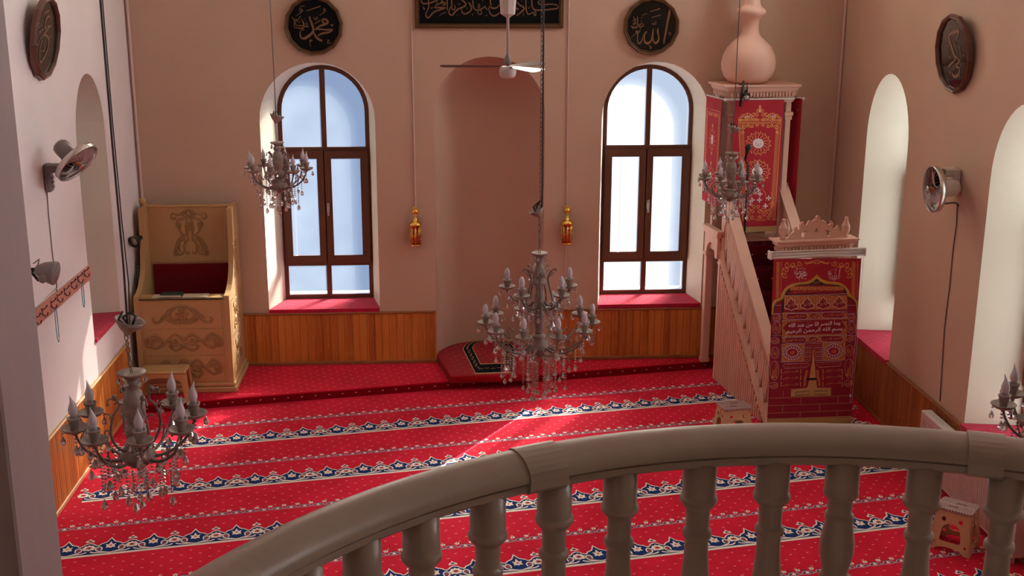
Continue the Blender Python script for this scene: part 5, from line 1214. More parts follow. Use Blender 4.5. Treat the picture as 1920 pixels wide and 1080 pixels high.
# ================================================================ wall fans
def wallfan(label,hub,nrm,mount,wx,mats,blade_n=3,rad=.185,phase=0,ring=True):
    t=thing('wall_fan',label,'fan',mount); hub=Vector(hub); n=Vector(nrm).normalized(); u=n.cross(Vector((0,0,1))).normalized(); v=u.cross(n)
    fr=lambda x,y,z:tuple(hub+u*x+v*y+n*z)
    s_=1 if wx<0 else -1; m=Vector(mount)
    b=MB(); b.bbox((m.x,m.y-.045,m.z-.11),(m.x+s_*.05,m.y+.045,m.z+.11),.012); b.bbox((m.x,m.y-.035,m.z+.04),(m.x+s_*.15,m.y+.035,m.z+.11),.014)
    for k in range(3): b.bbox((m.x+s_*.048,m.y-.02,m.z-.08+k*.035),(m.x+s_*.062,m.y+.02,m.z-.06+k*.035),.002)
    b.obj('bracket',mats[0],t,world=True)
    b=MB(); e0=Vector((m.x+s_*.14,m.y,m.z+.075)); bk=hub-n*.11; b.tube([e0,(e0+bk)/2+Vector((0,0,.0)),bk],.022,8); b.sph(tuple((e0+bk)/2),.032,10,8); b.obj('joint',mats[0],t,world=True)
    b=MB(); b.lathe([(0,-.22),(.045,-.218),(.062,-.20),(.066,-.16),(.064,-.07),(.058,-.05),(0,-.045)],18,fr=fr); b.obj('motor',mats[0],t,world=True)
    # cage: rim, back wires and front wires
    b=MB(); pr_=[(rad-.004,-.045),(rad,-.04),(rad+.002,.0),(rad-.002,.004),(rad-.006,.0),(rad-.008,-.036)]
    b.lathe(pr_+[pr_[0]],36,fr=fr); 
    for k in range(36):
        a=2*PI*k/36; c_,s2=cos(a),sin(a)
        b.tube([fr(.05*c_,.05*s2,-.06),fr(rad*.6*c_,rad*.6*s2,-.058),fr(rad*c_,rad*s2,-.03)],.0011,3)
        b.tube([fr(.028*c_,.028*s2,.035),fr(rad*.6*c_,rad*.6*s2,.034),fr(rad*c_,rad*s2,.0)],.0011,3)
    b.lathe([(0,.032),(.03,.032),(.032,.036),(.03,.04),(0,.042)],16,fr=fr); b.obj('cage',M['chrome'],t,world=True)
    b=MB()
    for k in range(blade_n):
        a0_=2*PI*k/blade_n+phase
        rows=[]
        for i in range(7):
            r_=.025+(rad-.045)*i/6; wd=[.02,.05,.075,.085,.085,.075,.045][i]
            rows.append([fr(r_*cos(a0_+q*wd/r_*.9),r_*sin(a0_+q*wd/r_*.9),-.012+q*.03*(1-i*.06)) for q in (-1,-.5,0,.5,1)] if i else [fr(.025*cos(a0_+q*.8),.025*sin(a0_+q*.8),-.012+q*.02) for q in (-1,-.5,0,.5,1)])
        vs=[p for r in rows for p in r]; fs=[(i*5+j,i*5+j+1,i*5+j+6,i*5+j+5) for i in range(6) for j in range(4)]
        b.add(vs,fs,0,True)
    b.obj('blades',mats[1],t,world=True)
    b=MB(); b.lathe([(0,-.03),(.026,-.028),(.026,.008),(.015,.018),(0,.02)],14,fr=fr); b.obj('hub',M['orange'],t,world=True)
    return t
mL=on(85,333,'X',XL+.001); hL=on(147,307,'X',XL+.30)
wallfan('grey wall fan on the left wall, its cage tipped down towards the hall',hL,(.70,-.25,-.66),mL,-1,(M['plasticg'],M['blade']),phase=.5)
mR=on(1797,340,'X',XR-.001); hR=on(1747,355,'X',XR-.27)
t=wallfan('silver wall fan on the right wall, facing the hall',hR,(-.995,.02,-.05),mR,1,(M['plastic'],M['blade']),phase=1.3)
b=MB(); p0=Vector(hR)+Vector((.06,0,-.12)); b.tube([tuple(p0),tuple(on(1790,380,'X',XR-.06)),tuple(on(1797,384,'X',XR-.002))],.008,6); b.sph(tuple(on(1767,322,'X',XR-.16)),.028); b.obj('stay',M['plasticg'],t,world=True)
# small housing above the coat rack
mF=on(60,507,'X',XL+.03); t=thing('wall_speaker','grey bell-shaped housing jutting from the left wall above the coat rack','speaker',mF)
c0=Vector(on(66,505,'X',XL+.08)); c1=Vector(on(106,513,'Y',c0.y-.01)); ax=(c1-c0).normalized(); u2=ax.orthogonal().normalized(); v2=ax.cross(u2); L_=(c1-c0).length
fm=lambda x,y,z:tuple(c0+u2*x+v2*y+ax*z)
b=MB(); b.lathe([(0,0),(.03,.004),(.048,.03),(.068,L_*.4),(.084,L_*.75),(.090,L_*.95),(.080,L_*.99),(0,L_)],20,fr=fm); b.obj('housing',M['plasticg'],t,world=True)
b=MB(); b.tube([tuple(Vector((XL,c0.y,c0.z))),tuple(c0+ax*.02)],.016,8); b.tube([tuple(c0+Vector((.0,-.03,.05))),tuple(c0+Vector((.05,-.04,.085))),tuple(c0+Vector((.02,-.0,.03)))],.004,5); b.tube([tuple(c0+Vector((-.02,-.02,-.02))),tuple(c0+Vector((.03,-.05,-.07))),tuple(c0+Vector((.12,-.07,-.055)))],.012,6); b.obj('mount',M['black'],t,world=True)
b=MB(); k0=c0+ax*L_*.5+Vector((0,-.078,-.035)); b.lathe([(0,0),(.03,0),(.032,.012),(.024,.02),(0,.022)],14,fr=lambda x,y,z:(k0.x+x,k0.y-z,k0.z+y)); b.obj('knob',M['plasticg'],t,world=True)
# coat rack
ra=on(60,602,'X',XL+.01); rb=on(167,496,'X',XL+.01); rz1=rb[2]+.0; rz0=on(169,523,'X',XL+.01)[2]
t=thing('coat_rack','long pinkish wall board with a row of dark coat hooks on the left wall','coat rack',(XL+.01,(ra[1]+rb[1])/2,(rz0+rz1)/2))
b=MB(); b.bbox((XL+.001,ra[1]-.5,rz0),(XL+.02,rb[1],rz1),.004); b.obj('board',M['rack'],t,world=True)
hooks=[]
for x,y in ((215,790),(252,745),(302,702),(337,665),(377,630),(415,592),(452,558),(487,525)):
    P=on(x/3,340+y/3,'X',XL+.04); hooks.append(P)
    b=MB(); x0=XL+.021; Y,Z=P[1],P[2]
    b.bbox((x0,Y-.008,Z-.01),(x0+.003,Y+.008,Z+.045),.001); b.tube([(x0+.003,Y,Z+.03),(x0+.03,Y,Z+.045),(x0+.04,Y,Z+.06)],.004,6); b.sph((x0+.04,Y,Z+.062),.007,8,6)
    b.tube([(x0+.003,Y,Z),(x0+.02,Y,Z-.022),(x0+.038,Y,Z-.012),(x0+.042,Y,Z+.004)],.004,6); b.sph((x0+.042,Y,Z+.006),.006,8,6); b.obj('hook',M['hook'],t,world=True)
for k,(hi,ln_,lab) in enumerate(((2,.28,'dark blue prayer bead string hanging third from the near end of the coat rack'),(6,.22,'pale blue prayer bead string hanging near the far end of the coat rack'))):
    P=hooks[hi]; b=MB(); z0=P[2]-.012; x0=XL+.05
    pts=[(x0+.0,P[1]-.004,z0)]+[(x0,P[1]-.012-.012*sin(PI*i/8),z0-ln_*i/8) for i in range(1,8)]+[(x0,P[1]+.004,z0-ln_)]+[(x0,P[1]+.018+.01*sin(PI*i/8),z0-ln_*(8-i)/8) for i in range(1,8)]+[(x0,P[1]+.004,z0)]
    S=smooth(pts,4)
    for p in S[::1]: b.sph(p[:3],.0045,5,4)
    tag(b.obj('prayer_beads',M['bluebead']),lab,'beads')
# cables
def cable(label,pts,r,m=M['cable'],name='cable'): b=MB(); b.tube(pts,r,6); return tag(b.obj(name,m),label,'cable')
cable('thin twin cord dropping from the left wall fan to the grey housing',[tuple(on(x,y,'X',XL+.006)) for x,y in ((88,356),(91,400),(96,450),(100,490),(106,530),(107,560))],.004,M['plasticg'])
cable('pale cable running along the top edge of the coat rack',[tuple(on(x,y,'X',XL+.012)) for x,y in ((107,540),(92,554),(78,569),(66,578))],.004,M['plastic'])
cable('thin cord dropping down the right wall below the silver fan',[tuple(on(x,y,'X',XR-.006)) for x,y in ((1795,380),(1793,420),(1787,465),(1780,540),(1771,610),(1762,752))],.005,M['plasticg'])
def duct(label,pts,w=.012,m='duct'): b=MB(); b.tube(pts,w,4,smooth=False); return tag(b.obj('cable_duct',M[m]),label,'cable duct')
duct('slim painted duct running down the left back corner',[(XL+.03,YB-.012,z) for z in (5.5,3,.7)],.016)
duct('slim painted duct down to the left brass lantern',[(on(771,100,'Y',YB)[0],YB-.006,5.0),(on(779,380,'Y',YB)[0],YB-.006,1.78)],.009)
duct('slim painted duct coming down to the top of the right brass lantern',[(on(1064,100,'Y',YB)[0],YB-.006,5.0),(on(1062,380,'Y',YB)[0],YB-.006,1.80)],.009)
duct('slim painted duct from below the right brass lantern down to the panelling',[(on(1062,380,'Y',YB)[0],YB-.006,1.37),(on(1059,480,'Y',YB)[0],YB-.006,.66)],.009)
duct('slim painted duct running down the right back corner',[(XR-.014,YB-.014,z) for z in (5.5,3,.7)],.018)
# ================================================================ radiators
rx=XR-.125; ry1=on(1729,762,'X',rx)[1]; ry0=on(1908,960,'X',rx)[1]; rz0,rz1=.06,.555
t=thing('radiator','long white panel radiator below the right-wall windows','radiator',(XR-.07,(ry0+ry1)/2,rz0))
b=MB(); b.bbox((rx,ry0,rz0),(rx+.02,ry1,rz1-.01),.006)
y=ry0+.03
while y<ry1-.03: b.bbox((rx-.010,y,rz0+.03),(rx+.004,y+.017,rz1-.05),.005); y+=.032
b.bbox((rx+.06,ry0,rz0),(rx+.075,ry1,rz1-.01),.006); b.obj('panel',M['radi'],t,world=True)
b=MB(); b.bbox((rx+.0,ry0-.002,rz1-.02),(rx+.085,ry1+.002,rz1),.003)
y=ry0+.02
while y<ry1-.03: b.box((rx+.02,y,rz1),(rx+.065,y+.010,rz1+.002)); y+=.02
b.obj('top_grille',M['radw'],t,world=True)
for y in (ry0,ry1): b=MB(); b.bbox((rx,y-.004,rz0+.01),(rx+.085,y+.004,rz1-.004),.002); b.obj('end_cover',M['radi'],t,world=True)
for y in (ry0+.2,ry1-.2): b=MB(); b.bbox((rx+.07,y-.02,rz0-.06),(XR-.029,y+.02,rz1-.06),.003); b.obj('wall_bracket',M['radi'],t,world=True)
b=MB(); b.tube([(rx+.04,ry0+.05,.06),(rx+.04,ry0+.05,.001)],.01,8); b.obj('pipe',M['radi'],t,world=True)
# ================================================================ folding stools
def fstool(label,c,rz,m_side,m_top):
    t=thing('folding_stool',label,'stool',c,rz,'folding plastic stools on the carpet')
    H=.33; hw,hd=.118,.090; bw,bd=.155,.125
    def sidef(ax,s_):
        if ax=='y': return lambda x,z,h:(x, s_*(hd+(bd-hd)*(1-z/H)-h), z)
        return lambda x,z,h:(s_*(hw+(bw-hw)*(1-z/H)-h), x, z)
    for ax,s_ in (('y',-1),('y',1),('x',-1),('x',1)):
        tw,bw_=(hw,bw) if ax=='y' else (hd,bd); fr=sidef(ax,s_)
        out=[(-bw_,0),(-bw_+.05,0)]+[(( bw_-.052)*cos(R(a)),.004+ .032*sin(R(a))) for a in range(180,-1,-20)]+[(bw_-.05,0),(bw_,0),(tw,H-.02),(-tw,H-.02)]
        sx_=bw_*.50; hs=[[(-sx_,.085),(-sx_*.8,.075),(sx_*.8,.075),(sx_,.085),(sx_*.86,.175),(sx_*.6,.205),(sx_*.3,.215),(-sx_*.3,.215),(-sx_*.6,.205),(-sx_*.86,.175)]]+[[(q*tw*.52+.017*cos(R(a)),H-.085+.019*sin(R(a))) for a in range(0,360,30)] for q in (-1,1)]+[[(q*(bw_-.042)+.011*cos(R(a)),.062+.012*sin(R(a))) for a in range(0,360,45)] for q in (-1,1)]
        b=MB(); b.prism(out,0,.008,fr,hs)
        for z in [.03+i*.028 for i in range(10)]:
            for q in (-1,1): xx=q*(bw_+(tw-bw_)*z/H-.004); b.box((xx-.006,z,-.004),(xx+.006,z+.014,.002),fr=lambda a,z_,h,fr=fr:fr(a,z_,h))
        if ax=='x': b.prism([(-.003,.22),(.003,.22),(.003,H-.03),(-.003,H-.03)],-.003,.0,fr,mi=1)
        b.obj('side_panel',[m_side,M['dtrim']],t)
    b=MB(); b.prism(rect(-hw-.012,hw+.012,-hd-.012,hd+.012),H-.02,H,lambda x,y,h:(x,y,h),[rect(q-.035,q+.035,-.045 if q<0 else .03,-.03 if q<0 else .045) for q in (-.02,.02)])
    b.obj('seat',[m_top],t)
    b=MB()
    for i in range(12):
        x=-hw-.002+i*(2*hw)/11
        for y in (-hd-.0165,hd+.0085): b.bbox((x-.005,y,H-.014),(x+.005,y+.008,H+.002),.001)
    for i in range(8):
        y=-hd+.004+i*(2*hd)/8
        for x in (-hw-.0165,hw+.0085): b.bbox((x,y-.005,H-.014),(x+.008,y+.005,H+.002),.001)
    for i in range(9): b.bbox((-hw+.01+i*.027,-.006,H),(-hw+.022+i*.027,.006,H+.002),.001)
    b.obj('seat_edge_studs',M['plastic'],t)
    return t
def st_at(P4,zz=.33):
    Q=[on(x,y,'Z',zz) for x,y in P4]; c=sum(Q,Vector())/4; d=Q[1]-Q[0]; return (c[0],c[1],0.001),math.atan2(d[1],d[0])
c,a=st_at([(1762.6,952),(1811,965),(1829,944),(1781,933)]); fstool('tan folding stool with mauve top standing by the radiator',c,a,M['stool1'],M['stool2'])
c,a=st_at([(1362,767),(1405,763),(1389,752),(1347,754)]); fstool('cream folding stool at the foot of the pulpit side wall',c,a,M['stoolc'],M['stool2'])
# ================================================================ chandeliers
def drop_mesh(b,c,L=.042,r=.0115,n=6,mi=0):
    b.lathe([(.0008,0),(r*.35,-L*.16),(r*.8,-L*.45),(r,-L*.66),(r*.75,-L*.86),(r*.3,-L*.97),(0,-L)],n,c,mi,smooth=False)
def bead(b,c,r=.0078): b.lathe([(0,r*.8),(r,.25*r),(r,-.25*r),(0,-r*.8)],6,c,0,smooth=False)
def strand(b,c,n,st=.0165,L=.05,r=.0145):
    x,y,z=c
    for i in range(n): bead(b,(x,y,z-.008-i*st))
    drop_mesh(b,(x,y,z-.006-n*st),L,r)
def lin(o): o.matrix_basis=o.matrix_basis; return o
def arm_parts(root,ang,rr,zoff,mesh,flame):
    Rm=Matrix.Rotation(ang,4,'Z')@Matrix.Translation((0,0,zoff))
    a=bpy.data.objects.new('arm',mesh['arm']); COL.objects.link(a); a.parent=root; a.matrix_basis=Rm
    for nm in ('drip_pan','candle_cup','bulb'):
        c=bpy.data.objects.new(nm,mesh[nm]); COL.objects.link(c); c.parent=a
    for me_ in mesh['strands']:
        c=bpy.data.objects.new('crystal_strand',me_); COL.objects.link(c); c.parent=root; c.matrix_basis=Rm
    for k in range(len(mesh['drops'])):
        c=bpy.data.objects.new('crystal_drop',mesh['drops'][k]); COL.objects.link(c); c.parent=root; c.matrix_basis=Rm
def make_meshes(rr,flame,drop,pan=.058,lean=.0):
    """radius of the candle ring, arm dip, pan size"""
    out={}
    def mk(b,nm,m,keep=True):
        o=b.obj(nm,m); me=o.data; bpy.data.objects.remove(o); return me
    b=MB()
    P=smooth([(.035,0,-drop+.02),(rr*.30,0,-drop-.012),(rr*.55,0,-drop+.0),(rr*.80,0,-drop*.72),(rr*.95,0,-drop*.36),(rr,0,-.012)],5)
    b.tube(P,[.0085-.003*i/len(P) for i in range(len(P))],7)
    b.tube(smooth([(rr*.62,0,-drop*.97),(rr*.72,.0,-drop*.55),(rr*.66,0,-drop*.42),(rr*.60,0,-drop*.5)],4),.004,5)
    b.sph((rr*.60,0,-drop*.52),.008,7,5); b.lathe([(0,-.03),(.008,-.026),(.012,-.012),(.018,-.004)],10,(rr,0,0))
    out['arm']=mk(b,'arm',M['arm'])
    b=MB(); b.lathe([(.010,-.010),(pan*.5,-.012),(pan*.85,-.002),(pan,.010),(pan*.97,.013),(pan*.8,.004),(pan*.45,-.004),(0,-.004)],20,(rr,0,0)); out['drip_pan']=mk(b,'drip_pan',M['antique'])
    b=MB(); b.lathe([(.016,-.004),(.018,.006),(.016,.012),(.021,.022),(.025,.042),(.029,.050),(.029,.056),(.024,.056),(.020,.044),(0,.042)],14,(rr,0,0)); out['candle_cup']=mk(b,'candle_cup',M['antique'])
    b=MB(); b.lathe([(0,.042),(.0135,.044),(.014,.066),(.0165,.070)],12,(rr,0,0),mi=1)
    pr=[(.0165,.070),(.0200,.082),(.0200,.095),(.0150,.111),(.0098,.124),(.006,.136),(.0032,.147),(.0012,.156),(0,.158)] if flame else [(.0165,.070),(.0190,.084),(.0195,.096),(.0175,.110),(.0125,.124),(.006,.133),(0,.136)]
    if flame:
        rings=[[(rr+r_*cos(2*PI*k/12)+max(0,z-.12)**1*.25,r_*sin(2*PI*k/12),z) for k in range(12)] for r_,z in pr]; b.loops(rings,0)
    else: b.lathe(pr,12,(rr,0,0))
    out['bulb']=mk(b,'bulb',[M['bulb'],M['bulbbase']])
    sl=[]
    for p_,n_ in (((rr*.80,.010,-drop*.75),4 if flame else 6),((rr*.58,-.012,-drop*1.02),6 if flame else 7),((rr*1.0,-.010,-.02),3 if flame else 5)): b=MB(); strand(b,p_,n_); sl.append(mk(b,'crystal_strand',M['crystal']))
    out['strands']=sl
    dr=[]
    for an,nb in ((.3,1),(2.1,0),(3.9,1)):
        b=MB(); x=rr+pan*.92*cos(an); y=pan*.92*sin(an)
        for i in range(nb): bead(b,(x,y,-.004-i*.014),.0055)
        drop_mesh(b,(x,y,-.004-nb*.014),.043,.0125); dr.append(mk(b,'crystal_drop',M['crystal']))
    b=MB(); x=rr*.93; drop_mesh(b,(x,-.006,-drop*.45),.056,.017,8); dr.append(mk(b,'crystal_drop',M['crystal']))
    b=MB(); x=rr*.42; drop_mesh(b,(x,.004,-drop-.012),.055,.0165,8); dr.append(mk(b,'crystal_drop',M['crystal']))
    out['drops']=dr
    return out
FM=make_meshes(.248,True,.155)
def dish_and_body(root,zt_,zb_,segs,hub,dish=.06):
    b=MB(); b.lathe([(.006,zt_),(dish*.5,zt_-.004),(dish,zt_+.006),(dish,zt_+.0),(dish*.7,zt_-.010),(.03,zt_-.016),(.024,zt_-.03),(.0,zt_-.03)],20)
    b.obj('top_dish',M['antique'],root)
    b=MB(); b.lathe(segs,16); b.obj('column',M['antique'],root)
    b=MB(); b.lathe(hub,18); b.obj('hub',M['antique'],root)
    for k in range(6):
        a=2*PI*k/6+.3; b=MB(); x,y=dish*.92*cos(a),dish*.92*sin(a); bead(b,(x,y,zt_-.006),.0055); drop_mesh(b,(x,y,zt_-.014),.036,.0105); b.obj('crystal_drop',M['crystal'],root)
def link_chain(b,p0,p1,l=.026,w=.0085,r=.0022):
    p0,p1=Vector(p0),Vector(p1); d=p1-p0; n=max(1,int(d.length/l)); t=d.normalized(); u=t.orthogonal().normalized(); v=t.cross(u)
    for i in range(n):
        c=p0+d*(i+.5)/n; a,b_=(u,v) if i%2 else (v,u); hl=l*.62
        pts=[c+t*(hl*cos(2*PI*k/8))+a*(w*sin(2*PI*k/8)) for k in range(8)]; b.tube(pts,r,4,closed=True)
def small_chandelier(label,loc):
    t=thing('chandelier',label,'chandelier',loc,0,'eight-arm crystal chandeliers')
    dish_and_body(t,.225,-.2,[(.020,.20),(.030,.19),(.036,.175),(.030,.16),(.026,.15),(.036,.14),(.044,.11),(.048,.07),(.045,.03),(.038,.005),(.033,-.01),(.046,-.02),(.050,-.035),(.046,-.05),(.036,-.06),(.032,-.09)],[(.032,-.09),(.050,-.095),(.056,-.10),(.048,-.108),(.064,-.12),(.073,-.14),(.070,-.165),(.052,-.19),(.030,-.205),(.012,-.214),(0,-.216)])
    for k in range(8): arm_parts(t,R(17.5+45*k),.248,0,FM,True)
    for k in range(4):
        b=MB(); a=R(40+90*k); P=smooth([(.03,0,-.13),(.085,0,-.10),(.115,0,-.03),(.100,0,.05),(.070,0,.09),(.085,0,.125),(.115,0,.13),(.118,0,.112)],5)
        b.tube(P,[.007-.004*i/len(P) for i in range(len(P))],6); b.lathe([(0,0),(.010,.006),(.012,.02),(.006,.028)],7,(.086,0,.118)); b.sph((.118,0,.11),.007,6,5)
        for s_ in (-1,1): b.tube([(.098,0,.05),(.12,s_*.02,.065),(.128,s_*.03,.055)],.0035,4)
        o=b.obj('scroll',M['arm'],t); o.rotation_euler=(0,0,a)
    for k in range(12):
        a=2*PI*k/12+.1; r_=.165 if k%2 else .085; b=MB(); strand(b,(r_*cos(a),r_*sin(a),-.160 if k%2 else -.185),[7,8,6,9][k%4],.0165,.055,.0155); b.obj('crystal_strand',M['crystal'],t)
    b=MB(); strand(b,(0,0,-.215),8,.017,.055,.016); b.obj('crystal_strand',M['crystal'],t)
    b=MB(); link_chain(b,(0,0,.225),(-.01,.0,.40)); b.obj('chain',M['chain'],t)
    b=MB(); cn=Matrix.Translation((0,0,.42))@Matrix.Rotation(.28,4,'Y'); fr=lambda x,y,z:tuple(cn@Vector((x,y,z)))
    b.lathe([(.006,-.03),(.012,-.022),(.018,-.012),(.034,0),(.052,.022),(.064,.044),(.061,.044),(.045,.022),(.02,.008),(0,.008)],18,fr=fr); b.obj('canopy',M['antique'],t)
    b=MB(); b.tube([(.02,.0,.44),(.035,.01,.475),(.01,.02,.49),(-.02,.01,.47),(.0,0,.45)],.006,5); b.tube([(-.01,0,.44),(-.03,-.02,.47),(-.015,.0,.5)],.005,5); b.obj('wiring',M['black'],t)
    b=MB(); top=ZC-loc[2]-.0; b.tube([(0,0,.43),(.004,0,.7),(0,0,1.2),(0,0,top)],.0045,6); b.tube([(.008,0,.43),(.018,.004,.62),(.012,0,.9),(.008,0,1.3),(.008,0,top)],.0028,5); b.obj('hanging_cable',M['cable'],t)
    return t
cA=(-1.30,4.9,2.228)
A=small_chandelier('near crystal chandelier at the left, dark against the red carpet',cA)
B_=dup(A,(-1.335,10.3,2.485),R(20),'small far crystal chandelier hanging in front of the left back window')
C_=dup(A,(2.668,10.3,2.368),R(-8),'small far crystal chandelier hanging in front of the pulpit')
E_=dup(A,(2.86,4.9,2.19),R(12),'crystal chandelier cut off by the right edge, above the balustrade')
b=MB(); b.tube([(0,0,.43),(.002,0,.7),(0,0,1.2),(0,0,ZC-2.49)],.0042,5); _o=b.obj('hanging_cable',M['chain']); _m=_o.data; bpy.data.objects.remove(_o)
for _r in (B_,C_):
    for _c in _r.children:
        if _c.name.startswith('hanging_cable'): _c.data=_m
# two-tier chandelier
D0=(.705,7.6,1.845)
t=thing('chandelier','large two-tier crystal chandelier hanging on a chain in the middle of the hall','chandelier',D0)
LOW=make_meshes(.36,False,.175,.056); UPP=make_meshes(.222,False,.105,.056)
zt_=on(1011,475,'Y',7.6)[2]-D0[2]
dish_and_body(t,zt_,-.2,[(.016,zt_-.02),(.022,zt_-.04),(.030,zt_-.055),(.022,zt_-.075),(.034,zt_-.10),(.044,zt_-.13),(.040,zt_-.155),(.026,zt_-.17),(.046,zt_-.185),(.048,zt_-.205),(.03,zt_-.225),(.026,zt_-.26),(.036,zt_-.29),(.030,zt_-.33),(.028,.08),(.036,.06),(.040,.03),(.034,-.01),(.028,-.05),(.032,-.07)],[(.032,-.07),(.045,-.085),(.046,-.10),(.036,-.11),(.054,-.13),(.062,-.16),(.06,-.19),(.045,-.22),(.022,-.238),(0,-.242)],.055)
for k in range(10): arm_parts(t,R(-3+36*k),.36,0,LOW,False)
zu=.235
for k in range(5): arm_parts(t,R(-54+72*k),.222,zu,UPP,False)
for k in range(5):
    b=MB(); a=R(-18+72*k); P=smooth([(.03,0,.10),(.075,0,.09),(.092,0,.16),(.072,0,.25),(.060,0,.32),(.085,0,.37),(.11,0,.385),(.115,0,.37)],5)
    b.tube(P,[.008-.004*i/len(P) for i in range(len(P))],6); b.sph((.113,0,.375),.008,6,5)
    for s_ in (-1,1): b.tube([(.07,0,.33),(.09,s_*.02,.355),(.10,s_*.03,.345)],.0035,4)
    o=b.obj('scroll',M['arm'],t); o.rotation_euler=(0,0,a)
for k in range(26):
    a=2*PI*k/26*2.0+.1; r_=[.05,.12,.19,.25][k%4]; n=[15,14,12,10][k%4]+(k*7)%3; b=MB(); strand(b,(r_*cos(a),r_*sin(a),[-.22,-.19,-.18,-.17][k%4]),n,.0165,.045,.013); b.obj('crystal_strand',M['crystal'],t)
for k in range(10):
    a=2*PI*k/10+.2; b=MB(); strand(b,(.10*cos(a),.10*sin(a),zu-.11),3,.0165,.045,.013); b.obj('crystal_strand',M['crystal'],t)
zc=on(1007,402,'Y',7.6)[2]-D0[2]
b=MB(); link_chain(b,(0,0,zt_),(-.004,0,zc-.03),.036,.010,.0028); b.obj('chain',M['chain'],t)
b=MB(); cn=Matrix.Translation((-.01,0,zc))@Matrix.Rotation(-.45,4,'Y'); fr=lambda x,y,z:tuple(cn@Vector((x,y,z)))
b.lathe([(.006,-.03),(.012,-.022),(.016,-.012),(.030,0),(.044,.018),(.054,.036),(.051,.036),(.038,.018),(.02,.006),(0,.006)],18,fr=fr); b.obj('canopy',M['antique'],t)
b=MB(); b.tube([(-.03,0,zc+.02),(-.045,0,zc+.05),(-.02,.01,zc+.07),(-.0,0,zc+.09),(-.03,-.01,zc+.04)],.006,5); b.obj('wiring',M['black'],t)
b=MB(); link_chain(b,(.003,0,zc),(.0,0,ZC-D0[2]),.030,.0085,.0026); b.obj('upper_chain',M['chain'],t)
b=MB(); b.tube([(.012,0,zc+.01),(.016,0,.95),(.013,0,2),(.012,0,ZC-D0[2])],.005,6); b.obj('hanging_cable',M['cable'],t)
# ================================================================ balustrade of the gallery
RZ=3.15
t=thing('gallery_balustrade','curved painted balustrade of the gallery with a thick rail and turned balusters','balustrade',(RCX,RCY+RRAD,2.52))
railpts=[]
def rc(a,off=0): return (RCX+(RRAD+off)*cos(R(a)),RCY+(RRAD+off)*sin(R(a)))
# section of the rail: (offset outwards from the photographed far edge, height)
sec=[(-.002,-.002),(-.010,.003),(-.025,.006),(-.042,.005),(-.057,.001),(-.070,-.005),(-.081,-.014),(-.089,-.024),(-.092,-.034),(-.090,-.042),(-.076,-.043),(-.077,-.047),(-.081,-.050),(-.081,-.064),(-.074,-.070),(-.022,-.069),(-.014,-.062),(-.012,-.044),(0,-.036),(.002,-.014)]
rings=[]
A0_,A1_=-20,182
for i in range(161):
    a=A0_+(A1_-A0_)*i/160; rings.append([(*rc(a,o+.012),RZ+z) for o,z in sec])
b=MB(); b.nomerge=1; b.loops([r_[:10] for r_ in rings],0,True,closed=False); b.loops([r_[9:]+r_[:1] for r_ in rings],0,False,closed=False); hr=b.obj('handrail',M['rail'],t,world=True)
def joint(a0,a1,g=.003):
    s2=[(-.045+(o+.045)*1.0+(g if o>-.045 else -g),-.029+(z+.029)+(g if z>-.029 else -g)) for o,z in [(-.002,-.002),(-.010,.003),(-.025,.006),(-.042,.005),(-.057,.001),(-.070,-.005),(-.081,-.014),(-.089,-.024),(-.092,-.034),(-.090,-.056),(-.078,-.067),(-.022,-.067),(-.006,-.05),(.002,-.014)]]
    b=MB(); b.loops([[(*rc(a,o+.012),RZ+z) for o,z in s2] for a in [a0+(a1-a0)*i/5 for i in range(6)]],0,False); b.obj('rail_joint',M['rail'],t,world=True)
def ang_of(px,py):
    P=on(px,py,'Z',RZ-.02); return math.degrees(math.atan2(P[1]-RCY,P[0]-RCX))
joint(ang_of(948,855),ang_of(1030,845)); joint(ang_of(1808,815),ang_of(1880,820))
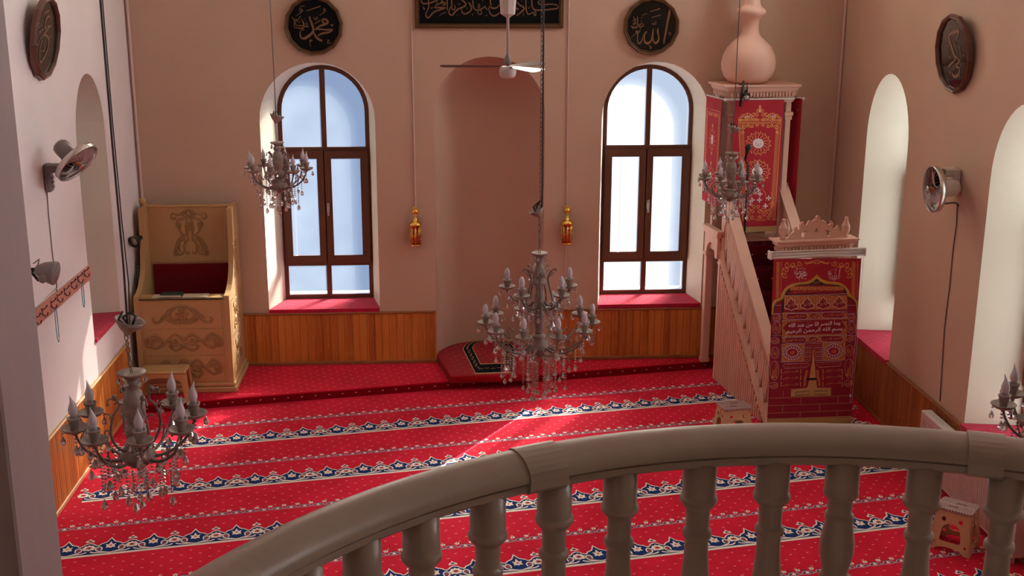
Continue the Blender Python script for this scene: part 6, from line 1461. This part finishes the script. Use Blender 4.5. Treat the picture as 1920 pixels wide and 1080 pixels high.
# balusters, one turned profile; the second from the right is set upside down
H=RZ-.062-2.52
prof=[(.034,0),(.037,-.0),(.0372,-.082),(.0375,-.0845),(.0410,-.0875),(.0415,-.093),(.0405,-.098),(.0365,-.1005),(.0345,-.106),(.0290,-.1105),(.0270,-.1125),(.0262,-.118),(.0255,-.161),(.0258,-.1635),(.0315,-.1665),(.0325,-.173),(.0315,-.1800),(.0258,-.1830),(.0258,-.187),(.027,-.23),(.033,-.30),(.040,-.36),(.043,-.41),(.040,-.46),(.031,-.50),(.028,-.515),(.035,-.525),(.038,-.54),(.038,-H)]
b=MB(); b.lathe([(.0,0)]+prof+[(0,-H)],20); o0=b.obj('baluster',M['rail']); bm_=o0.data; bpy.data.objects.remove(o0)
prof2=[(.037,0),(.037,-.072),(.0375,-.075),(.0385,-.080),(.0375,-.088),(.0325,-.092),(.029,-.096),(.027,-.10),(.0262,-.128),(.0268,-.131),(.0315,-.134),(.032,-.140),(.0315,-.146),(.0300,-.149),(.034,-.175),(.038,-.20),(.038,-.225),(.032,-.255),(.0285,-.275),(.034,-.285),(.0345,-.297),(.030,-.304),(.034,-.36),(.038,-.42),(.038,-H)]
b=MB(); b.lathe([(.0,0)]+prof2+[(0,-H)],20); o0=b.obj('baluster',M['rail']); bm2=o0.data; bpy.data.objects.remove(o0)
angs=[ang_of(x,y) for x,y in ((1895,858),(1745,850),(1592,838),(1464,838),(1327,842),(1176,852),(1042,862),(910,885),(790,925),(678,965))]
stp=angs[-1]-angs[-2]
for k in range(1,5): angs.append(angs[9]+stp*k*1.0)
st0=angs[1]-angs[0]
for k in range(1,4): angs.insert(0,angs[0]-abs(st0))
for i,a in enumerate(angs):
    o=bpy.data.objects.new('baluster',bm2 if i==5 else bm_); COL.objects.link(o); o.parent=t
    P=rc(a,-.034); o.matrix_basis=t.matrix_basis.inverted()@Matrix.Translation((P[0],P[1],RZ-.062))
b=MB(); P=on(706,985,'Z',RZ-.07); 
q=[Vector(on(x,y,'Y',P[1]-.0)) for x,y in ((702,980),(704,1000),(707,1015),(711,1012),(712,995))]; b.tube([tuple(p) for p in q],.0016,5); b.obj('wire_hook',M['chain'],t,world=True)
# bottom kerb of the balustrade
b=MB(); b.loops([[(*rc(a,o),z) for o,z in ((.03,2.5205),(.03,2.56),(-.09,2.56),(-.09,2.5205))] for a in [A0_+(A1_-A0_)*i/60 for i in range(61)]],0,False); b.obj('kerb',M['rail'],t,world=True)
# near pillar at the left edge of the picture
pe=on(80,700,'Y',2.06); px1=pe[0]; 
pn=on(38,1050,'X',px1)
b=MB(); b.bbox((px1-.5,pn[1],0),(px1,2.06,ZC-.001),.004); tag(b.obj('pillar',M['pillar']),'mauve painted pillar cut off by the left edge, right beside the balustrade','pillar',kind='structure')
